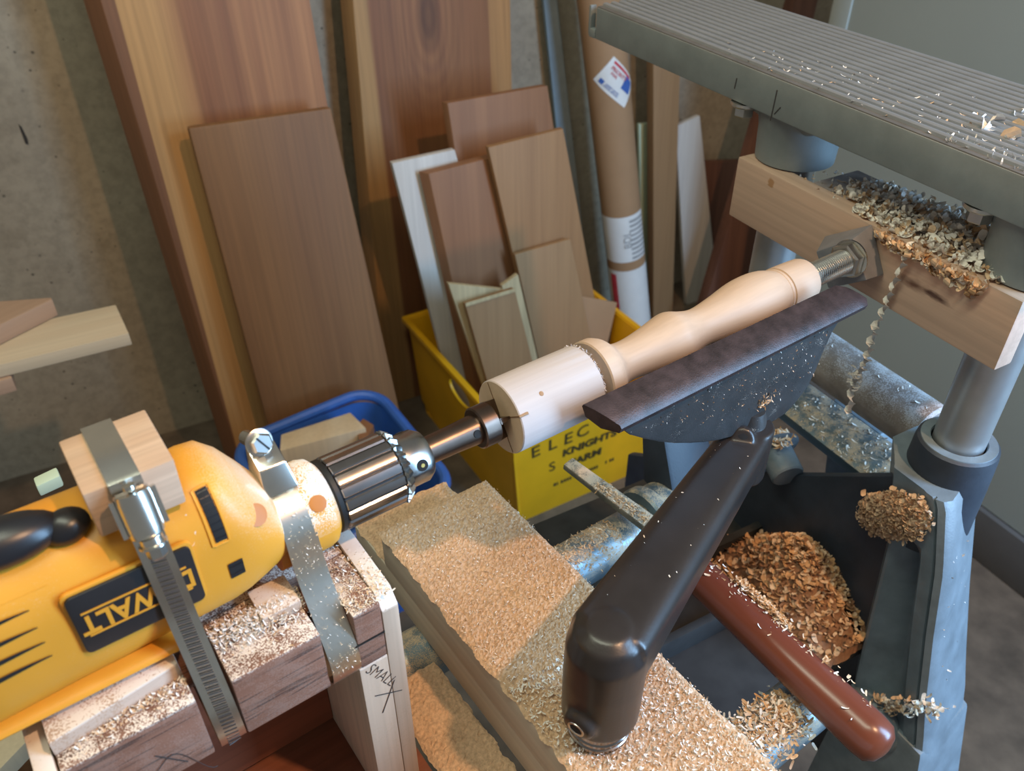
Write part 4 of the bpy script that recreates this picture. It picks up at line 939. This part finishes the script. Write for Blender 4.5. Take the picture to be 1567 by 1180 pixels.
MB().box(.0205, .078, -.068, .096, -.044, .0165, .0015).build('rear_plank', plain('stained_rear_plank', (.36, .30, .28), .7, var=.35, scale=40), bar)
for nm, v, zt, lab in (('steel_post', .145, .070, 'far steel tube post behind the wooden bar'), ('steel_post', -.1045, .070, 'near steel tube post rising from the blue casting')):
    zb = -.62 if v > 0 else -.30
    o = MB().cyl((.0445, v, zb), (.0445, v, zt), .0215, n=48).build(nm, M_tube, None, S, (.0445, v, zb)); tag(o, lab, 'post')

# ------------------------------------------------------------------ ribbed table
tbl = thing('machine_table', 'ribbed grey aluminium machine table strewn with shavings', 'table', S, (.08, .05, .066))
V0, V1 = -.160, .428; ribs = 15; x0, x1 = .004, .164; pitch = (x1-x0)/ribs
mb = MB(); mb.box(0, .168, V0, V1, .090, .1010, .0015); mb.build('deck', M_aludk, tbl)
rib = None
for k in range(ribs):
    xa = x0+pitch*(k+.5)
    if rib is None:
        w = pitch*.34; rib = MB().loft([[V((xa+dx, v, z)) for dx, z in ((-w, .1005), (-w*.75, .1032), (-w*.4, .1040), (w*.4, .1040), (w*.75, .1032), (w, .1005))] for v in (V0+.001, V1-.002)]).build('rib', M_alu, tbl); r_ = rib
    else:
        r_ = rib.copy(); col.objects.link(r_); r_.parent = tbl; r_.location = rib.location+V((pitch*k, 0, 0))
MB().box(-.001, .006, V0, V1, .0660, .1000, .002).build('front_apron', M_alucast, tbl)
MB().box(.162, .169, V0, V1, .0660, .1000, .002).build('back_apron', M_alucast, tbl)
MB().box(.006, .162, V1-.008, V1, .0660, .0900, .001).build('end_apron', M_alucast, tbl)
MB().box(.004, .164, V0, V0+.008, .0660, .0900, .001).build('end_apron', M_alucast, tbl)
mb = MB(); mb.box(-.002, .006, V1, V1+.012, .066, .076, .002); mb.box(-.002, .006, V1+.009, V1+.013, .068, .100, .0015); mb.build('corner_lug', M_alucast, tbl)
mb = MB()
for (v, z, dv, dz) in ((.062+.13, .082, .001, .010), (.055+.085, .077, .0012, .028), (.052+.085, .074, .006, .008)): mb.ribbon([V((-.0012, v, z-dz/2)), V((-.0012, v-dv, z+dz/2))], (0, 1, 0), .0012, .0002)
mb.build('ink_mark', M_pencil, tbl)
for v, lab in ((.145, 'far'), (-.1065, 'near')):
    mb = MB(); mb.turn([(.0172, .0330), (.0185, .0370), (.048, .0385), (.0665, .0420)], V((.0445, v, 0)), (0, 0, 1), 48)
    mb.build('collar', M_alucast, tbl)
mb = MB()
mb.hexa([V((.02, .115, .052)), V((.075, .115, .052)), V((.075, .175, .052)), V((.02, .175, .052)), V((.006, .085, .0665)), V((.09, .085, .0665)), V((.09, .195, .0665)), V((.006, .195, .0665))], .004); mb.build('collar_flange', M_alucast, tbl)
for c in ((.0090, .185, .0655), (.012, -.070, .0655)):
    bt = MB().turn([(0, .0135), (-.0025, .0140), (-.004, .0125)], V(c), (0, 0, 1), 28).build('washer', M_steel, tbl)
    MB().turn([(-.0040, .0095), (-.0125, .0095), (-.0135, .0085)], V(c), (0, 0, 1), 6).build('hex_bolt', M_steel, tbl, ang=20)

# ------------------------------------------------------------------ blue-grey casting, rails
cs = thing('lathe_casting', 'blue-grey cast iron carriage carrying the near steel post', 'casting', S, (.05, -.15, -1.058))
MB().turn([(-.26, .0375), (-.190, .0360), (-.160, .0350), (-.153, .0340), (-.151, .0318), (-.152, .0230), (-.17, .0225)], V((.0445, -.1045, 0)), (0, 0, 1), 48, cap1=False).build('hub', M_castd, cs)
MB().turn([(-.1522, .0322), (-.1502, .0316), (-.1500, .0238), (-.1522, .0228)], V((.0445, -.1045, 0)), (0, 0, 1), 48, False, False).build('hub_rim', M_cast, cs)
# column with concave channel : lofted cross sections down z
def colsec(z, v0, v1, v2, g):
    pts_ = [(v0+.030, .085), (v0+.030, .030), (v0+.012, .012), (v0+.003, .002), (v0, -.002)]
    w0, w1 = v0-.003, v1+.003
    for k in range(11):
        t = k/10; pts_.append((w0+(w1-w0)*t, -.002+g*(1-abs(2*t-1.1)/1.1 if t < .55 else 1-(t-.55)/.45)**.85))
    pts_ += [(v1, -.002), (v1-.004, -.003), (v1-.010, -.003), (v1-.0108, .0005), (v1-.0125, .0005), (v1-.0132, -.003), (v1-.019, .000), (v1-.0215, .008), (v2-.003, .076), (v2+.002, .085)]
    return [V((u, v, z)) for v, u in pts_]
Zs = [(-.180, -.084, -.116, -.112, 0), (-.188, -.086, -.121, -.116, 0), (-.238, -.098, -.137, -.126, .001), (-.252, -.104, -.141, -.130, .022), (-.32, -.111, -.156, -.150, .028), (-.40, -.119, -.176, -.176, .028), (-.440, -.124, -.188, -.190, .024), (-.462, -.127, -.194, -.196, .001)]
MB().loft([colsec(*z) for z in Zs]).build('column', M_cast, cs, ang=40)
b_ = bmesh.new(); bmesh.ops.create_uvsphere(b_, u_segments=28, v_segments=16, radius=1)
for v_ in b_.verts: v_.co = V((-.004+v_.co.x*.020, -.156+v_.co.y*.036, -.478+v_.co.z*.034))
MB().bm(b_).build('boss', M_cast, cs, ang=60)
mb = MB(); mb.hexa([V((-.012, -.345, -1.058)), V((.09, -.350, -1.058)), V((.09, -.10, -1.058)), V((-.012, -.10, -1.058)), V((-.006, -.2150, -.457)), V((.086, -.1990, -.457)), V((.086, -.122, -.457)), V((-.006, -.122, -.457))], .006); mb.build('foot_block', M_cast, cs, ang=40)
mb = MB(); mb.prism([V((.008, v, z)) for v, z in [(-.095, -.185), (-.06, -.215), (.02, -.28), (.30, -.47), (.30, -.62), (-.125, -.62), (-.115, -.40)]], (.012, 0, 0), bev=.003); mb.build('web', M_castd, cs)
mb = MB(); mb.box(-.26, .022, -.115, .20, -.425, -.410, .004); mb.build('carriage_floor', M_shade_iron, cs)
for v in (.045, -.03):
    MB().box(-.25, .02, v, v+.010, -.410, -.380, .003).build('rib', M_shade_iron, cs)
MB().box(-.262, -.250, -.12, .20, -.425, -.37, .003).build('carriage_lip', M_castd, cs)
o = MB().cyl((.086, .135, -.195), (.086, -.058, -.195), .0275, n=40, bev=.003).build('rail_tube', M_railtube, None, S, (.086, .05, -.195)); tag(o, 'weathered round rail running back from the blue casting', 'rail')
mb = MB(); mb.hexa([V((.056, -.056, -.278)), V((.100, -.056, -.262)), V((.100, .24, -.262)), V((.056, .24, -.278)), V((.052, -.056, -.263)), V((.100, -.056, -.247)), V((.100, .24, -.247)), V((.052, .24, -.263))], .002); o = mb.build('flat_rail', M_waytube, None, S, (.07, .1, -.275)); tag(o, 'flat blue-grey rail littered with shavings below the round rail', 'rail')
kb = MB().turn([(0, .028), (.002, .0175), (.035, .0175), (.037, .016)], V((.010, .058, -.272)), (-.25, -.90, -.25), 28).build('round_stub', M_cast, None, S, (.010, .058, -.272)); tag(kb, 'short blue-grey round stub beside the flat rail', 'knob')
br = MB().hexa([V((.12, -.02, -.40)), V((.16, -.02, -.40)), V((.16, .06, -.40)), V((.12, .06, -.40)), V((.115, .01, -.26)), V((.155, .01, -.26)), V((.155, .08, -.26)), V((.115, .08, -.26))], .004).build('rail_bracket', M_cast, None, S, (.14, .02, -.4)); tag(br, 'grey angled bracket seen between the two rails', 'bracket')

# ------------------------------------------------------------------ lever, clamps on the far way tube
P0, P1 = V((.2570, -.020, -.2085)), V((.2480, -.2360, -.2085))
hd = MB(); dd = (P1-P0); ln = dd.length
hd.turn([(0, .0145), (ln*.5, .0160), (ln-.016, .0172), (ln-.007, .0160), (ln-.002, .0110), (ln, .004)], P0, dd, 40)
o = hd.build('lever_handle', M_handle, None, L, (.25, -.1, -.2085), ang=50); tag(o, 'glossy red-brown round lever handle lying across the way tubes', 'handle')
# spanner-like flat lever near the yellow crate
A_, B_ = V((.2490, .1110, -.206)), V((.2690, .0080, -.221))
lv = thing('clamp_lever', 'flat grey steel lever on the far way tube below the spindle', 'lever', L, (.27, .06, -.22))
d_ = (B_-A_).normalized(); s_ = d_.cross(V((0, 0, 1))).normalized(); n_ = s_.cross(d_)
MB().hexa([A_-s_*.0065, A_+s_*.0065, B_+s_*.0085, B_-s_*.0085, A_-s_*.0065+n_*.007, A_+s_*.0065+n_*.007, B_+s_*.0085+n_*.008, B_-s_*.0085+n_*.008], .0015).build('bar', plain('dusty_grey_steel', (.20, .20, .17), .5, .5, var=.3, scale=60, dust=.35, dscale=1200, dcol=(.5, .38, .26)), lv)
tc_ = thing('tube_clamp', 'dusty blue-grey clamp collar round the far way tube', 'clamp', L, (.33, .043, -.252))
MB().turn([(.288, .0235), (.288, .0335), (.291, .0355), (.300, .0350), (.304, .0310), (.345, .0330), (.375, .0350), (.377, .0235)], V((0, .043, -.252)), (1, 0, 0), 44, False, False).build('ring', M_waytube, tc_)
MB().hexa([V((.315, .03, -.235)), V((.375, .03, -.235)), V((.375, .075, -.235)), V((.315, .075, -.235)), V((.325, .075, -.15)), V((.375, .075, -.15)), V((.375, .10, -.15)), V((.325, .10, -.15))], .004).build('lug', M_castd, tc_)

# ------------------------------------------------------------------ shavings
def heap(fn, n, seed):
    r = random.Random(seed); return [fn(r) for _ in range(n)]
def bar_pt(r):
    v = .075-.185*r.random()**.85; u = .004+.070*r.random(); t = (.075-v)/.18
    if u < .02: v = min(v, .03)
    h = (.004+.016*min(1, max(0, t*1.8)))*r.random()*(1-abs(u-.04)/.06)
    return V((u, v, .018+max(0, h)))
flakes('shavings', heap(bar_pt, 1500, 21), .0042, M_sd, S, 'heap of pale curled shavings on the wooden bar under the ribbed table', 'shavings', seed=31, up=.9, curl=2.6, thin=.42, weights=(.72, .24, .04), ln=2.2)
flakes('shavings', heap(lambda r: V((.010+.05*r.random(), .11-.05*r.random(), .0178)), 40, 22), .0022, M_sd[:2], S, 'few white shavings beside the far table collar', 'shavings', seed=32, up=.5, curl=1.8)
def edge_pt(r):
    v = .00-.10*r.random(); return V((-.001-.004*r.random(), v, .016-.012*r.random()**2*(.3+abs(v)*6)))
flakes('shavings', heap(edge_pt, 260, 23), .0038, M_sd, S, 'tan shavings spilling over the front edge of the wooden bar', 'shavings', seed=33, up=1.3, curl=2.2, thin=.45, weights=(.25, .55, .2))
# table strewing
tp = [(1280, 85), (1470, 205), (1500, 215), (1520, 190), (1545, 205), (1505, 180)]
def tz(x, y):
    P = hit(x, y, S.w((0, 0, .1032)), V((0, 0, 1))); return S.l(P)
big = [tz(x, y) for x, y in ((1497, 178), (1503, 193), (1517, 200), (1530, 182), (1541, 206), (1548, 195), (1556, 168), (1562, 176), (1530, 199), (1545, 212))]
flakes('shavings', [p+V((0, 0, .003)) for p in big], .0085, M_sd[:2], S, 'large curled shavings on the near end of the ribbed table', 'shavings', seed=35, up=.8, curl=2.4, thin=.5, weights=(.6, .4), ln=1.8)
def tbl_pt(r):
    v = .26-.36*r.random()**.6; u = .006+.13*r.random()**1.5*max(.15, (1-(v+.1)/.45)); return V((u, v, .1034))
flakes('shavings', heap(tbl_pt, 240, 24), .0020, M_sd[:2], S, 'small slivers scattered along the ribbed table', 'shavings', seed=36, up=.3, curl=1.2, thin=.25, weights=(.7, .3), ln=2.6)
flakes('shavings', heap(lambda r: V((.005+.02*r.random(), -.02-.09*r.random(), .1036)), 60, 25), .0040, M_sd[:1], S, 'stringy white shavings along the front lip of the ribbed table', 'shavings', seed=37, up=.5, curl=2.5, thin=.16, ln=3)
# dangling curl
c0 = S.l(hit(1398, 378, S.w((0, 0, 0)), S.x)); pend = []
mb = MB(); zt_ = [(1396, 372), (1386, 395), (1372, 425), (1360, 455), (1350, 480), (1338, 510), (1330, 540), (1322, 560), (1310, 580), (1304, 600), (1300, 632)]
pp = [S.l(hit(x, y, S.w((-.006, 0, 0)), S.x)) for x, y in zt_]
pp = smooth_path(pp, 10)
R = []
for i, p in enumerate(pp):
    a = i*.85; w = (.0017+.0016*abs(math.sin(i*.37)))*(1 if i < 45 else 1.3); q = p+V((.0012*math.cos(a), .0012*math.sin(a), 0)); dvec = V((math.cos(a), math.sin(a), .25)).normalized(); R.append([q-dvec*w, q+dvec*w])
mb.loft(R, False, False, False)
for k in range(9):
    p = pp[-18]+V((0, (rnd.random()-.5)*.012, (rnd.random()-.5)*.02)); R = []
    for i in range(8):
        a = i*.9+k; R.append([p+V((.003*math.cos(a), .003*math.sin(a), i*.0012)), p+V((.003*math.cos(a), .003*math.sin(a), i*.0012+.0018))])
    mb.loft(R, False, False, False)
o = mb.build('dangling_curl', M_sd[0], None, S, tuple(pp[0]), recalc=False); tag(o, 'long twisted white curl dangling from the wooden bar', 'curl')
# clump on the casting web, heap behind the handle, rails, near way tube
pc = S.l(hit(1370, 787, S.w((-.004, 0, 0)), S.x))
pk = lambda x, y: S.l(hit(x, y, S.w((-.004, 0, 0)), S.x))
h1, h2 = (pk(1421, 793)-pk(1319, 783))/2, (pk(1372, 753)-pk(1370, 822))/2
b_ = bmesh.new(); bmesh.ops.create_icosphere(b_, subdivisions=4, radius=1)
for v_ in b_.verts:
    k_ = .82+.30*noise.noise(v_.co*3); v_.co = V((v_.co.x*.009, 0, 0))*k_+h1*(v_.co.y*k_)+h2*(v_.co.z*k_)+pc
o = MB().bm(b_).build('shavings', M_sd2[0], None, S, tuple(pc), ang=0); tag(o, 'matted tan core of the shavings clump on the casting', 'shavings', kind='stuff')
flakes('shavings', heap(lambda r: (lambda a, c: pc+V((-.0090*math.sqrt(max(.05, 1-c*c))-.001, 0, 0))+h1*(c*math.cos(a))+h2*(c*math.sin(a)))(6.283*r.random(), 1.05*r.random()**.5*(1+.22*r.random()**4)), 1200, 26), .0028, [M_sd[1], M_sd2[0], M_sd2[1]], S, 'round tan clump of shavings at the top of the casting channel', 'shavings', seed=38, up=1.4, curl=1.2, thin=.5, weights=(.75, .25, 0), ln=1.7)
mx, my = -.022, -.035
def hump(x, y):
    d = ((x-mx)/.055)**2+((y-my)/.070)**2; return .085*math.exp(-d*1.2)
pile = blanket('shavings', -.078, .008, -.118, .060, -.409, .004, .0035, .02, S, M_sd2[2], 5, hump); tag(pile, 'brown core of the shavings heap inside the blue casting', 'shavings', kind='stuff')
def pile_pt(r):
    x = mx+.055*r.gauss(0, .6); y = my+.070*r.gauss(0, .6); x = min(.006, max(-.076, x)); y = min(.056, max(-.116, y)); return V((x, y, -.405+hump(x, y)+.004*r.random()))
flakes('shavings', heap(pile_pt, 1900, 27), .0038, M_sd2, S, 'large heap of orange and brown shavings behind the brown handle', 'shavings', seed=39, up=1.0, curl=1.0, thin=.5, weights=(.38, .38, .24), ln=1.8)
def rail_pt(r):
    t = r.random(); u = .054+.044*t; return V((u, -.05+.22*r.random()**1.2, -.263+.016*(u-.052)/.048+.0015))
flakes('shavings', heap(rail_pt, 260, 28), .0030, M_sd[:2], S, 'white shavings lying along the flat rail', 'shavings', seed=40, up=.5, curl=1.8, weights=(.8, .2))
flakes('shavings', heap(lambda r: V((.075+.02*r.random(), -.05+.20*r.random()**1.6, -.1672-.004*r.random())), 90, 29), .0018, M_sd[:1], S, 'white crumbs along the top of the round rail', 'shavings', seed=41, up=.6, curl=1.2)
flakes('shavings', heap(lambda r: V((.006+.02*r.gauss(0, .4), .055+.014*r.gauss(0, .6), -.255+.006*r.random())), 160, 30), .0030, M_sd2[:2]+M_sd[:1], S, 'tan shavings caught on the round stub beside the rail', 'shavings', seed=42, up=1, curl=1.2)
def way_pt(r):
    x = .135+.105*r.random(); a = r.gauss(.15, .45); rr = .0226+.006*r.random(); return V((x, -.167-math.sin(a)*rr, -.252+math.cos(a)*rr))
flakes('shavings', heap(way_pt, 1700, 31), .0021, M_sd+M_sd2[:2], L, 'pale shavings heaped along the near way tube', 'shavings', seed=43, up=1.0, curl=1, weights=(.5, .2, .05, .15, .10))
def way2(r):
    x = .165+.085*r.random(); a = r.gauss(0, .5); return V((x, .043-math.sin(a)*.0230, -.252+math.cos(a)*.0230))
flakes('sawdust', heap(way2, 700, 32), .0012, M_sd2[:2], L, 'fine tan dust on top of the far way tube', 'sawdust', seed=44, up=.6)
flakes('sawdust', heap(lambda r: A_+(B_-A_)*(.35+.65*r.random())+s_*(.006*r.gauss(.3, .5))+n_*.0085, 320, 33), .0013, M_sd2[:2], L, 'tan dust lying on the flat steel lever', 'sawdust', seed=45, up=.8)
flakes('shavings', heap(lambda r: (lambda t: V((P0+(P1-P0)*t)+V((.0135*r.gauss(.5, .35), 0, .0150+.001*r.random()))))(.15+.75*r.random()**1.1), 150, 34), .0016, M_sd[:2], L, 'pale flecks stuck along the brown lever handle', 'shavings', seed=46, up=.5, curl=1)
flakes('shavings', heap(lambda r: (lambda t: V((P0+(P1-P0)*t)+V((.011+.005*r.random(), 0, .0125+.004*r.random()))))(.28+.26*r.random()), 420, 35), .0018, M_sd2[:2], L, 'ridge of tan dust lying along the back of the brown handle', 'shavings', seed=47, up=.9, curl=1)
# ledge of the casting foot: diagonal line of shavings
def ledge(r):
    t = r.random(); return V((-.0075, -.150-.060*t+.004*r.gauss(0, 1), -.455+.075*t+.010*r.gauss(0, .6)))
flakes('shavings', heap(ledge, 130, 36), .0036, M_sd[:2], S, 'white shavings on the ledge of the blue casting', 'shavings', seed=48, up=1.3, curl=1.6, thin=.4)
def flank(r):
    z = -.44+.22*r.random(); t = r.random()
    for a, b in zip(Zs, Zs[1:]):
        if b[0] <= z <= a[0]:
            k = (z-a[0])/(b[0]-a[0]); v1 = a[2]+(b[2]-a[2])*k; v2 = a[3]+(b[3]-a[3])*k; break
    return V((.008+.066*t, (v1-.0215)*(1-t)+(v2-.003)*t-.0008, z))
flakes('shavings', heap(flank, 24, 37), .0022, M_sd[:1], S, 'stray white flecks on the flank of the blue casting', 'shavings', seed=49, up=1.2, curl=1.4)
# dust on the cradle and the drill
def crd(r):
    x = -.186+.163*r.random(); y = -.053+.026*r.random(); return V((x, y, -.0364+.001*r.random()))
pts = [p for p in heap(crd, 260, 38) if not (-.125 < p.x < -.106 or -.056 < p.x < -.0405)]
flakes('sawdust', pts, .0007, M_sd[:2], L, 'fine white dust sprinkled on the walnut cradle', 'sawdust', seed=50, up=.6, weights=(.8, .2), curl=.8)
def crh(r):
    x = -.081+.022*r.gauss(0, .55); x = min(-.0572, max(-.1055, x)); y = -.028+.008*r.gauss(0, .6); return V((x, y, -.0366+max(0, .010*(1-abs(y+.028)/.02)*r.random())))
flakes('sawdust', heap(crh, 2200, 39), .0008, M_sd+[M_sd2[0]], L, 'heap of white and tan dust on the cradle under the drill nose', 'sawdust', seed=51, up=.9, curl=.8, weights=(.8, .12, .0, .08))
flakes('sawdust', heap(lambda r: V((-.178+.053*r.random(), -.0430+.0035*r.gauss(0, .6)+.007*(1-r.random()**.3), -.0364+.002*r.random())), 300, 40), .0009, M_sd[:2], L, 'white dust along the pale shim left of the clamp', 'sawdust', seed=52, up=.9, curl=1)
flakes('shavings', heap(lambda r: V((-.170+.045*r.random(), -.050+.012*r.random(), -.0364)), 26, 41), .0030, M_sd[:2], L, 'ragged shavings lying on the left walnut block', 'shavings', seed=53, up=.5, curl=1.5)
flakes('sawdust', heap(lambda r: V((-.0405+.028*r.random(), -.053+.075*r.random()**1.5, -.0362+.0015*r.random())), 500, 42), .0008, M_sd[:2], L, 'white dust on the end block behind the chuck', 'sawdust', seed=54, up=.8, curl=.8)
fl_ = blanket('sawdust', .0, .045, -.35, .02, -.2335, .003, .002, .004, L, M_tan_sd, 9); tag(fl_, 'orange sawdust drift on the red base board beside the beam', 'sawdust', kind='stuff')

# flecks of dust on the two bands and the nose
flakes('sawdust', heap(lambda r: (lambda i, t: P2[i]*(1-t)+P2[i+1]*t+V((.0085*(2*r.random()-1), -.0012, .0004)))(r.randrange(6, len(P2)-10), r.random()), 260, 60), .0005, M_sd[:1], L, 'white flecks of dust stuck on the second hose clamp band', 'sawdust', seed=61, up=1.2, ln=2)
# groups of repeats
for o in list(col.objects):
    lb_ = o.get('label', '')
    if o.parent is None and 'category' in o:
        if 'crate' in lb_ and o['category'] in ('board', 'offcut') or 'in front of the white painted board' in lb_ or 'broad tan' in lb_ or 'framed board' in lb_: o['group'] = 'board offcuts standing in the yellow crate'
        elif o.name.startswith('hose_clamp'): o['group'] = 'hose clamps holding the drill'
        elif o.name.startswith('steel_post'): o['group'] = 'steel posts under the ribbed table'
        elif o.name.startswith('way_tube'): o['group'] = 'way tubes of the lathe'
        elif o.name.startswith('plank') or (o['category'] == 'board' and 'leaning' in lb_): o['group'] = 'planks leaning on the concrete wall'
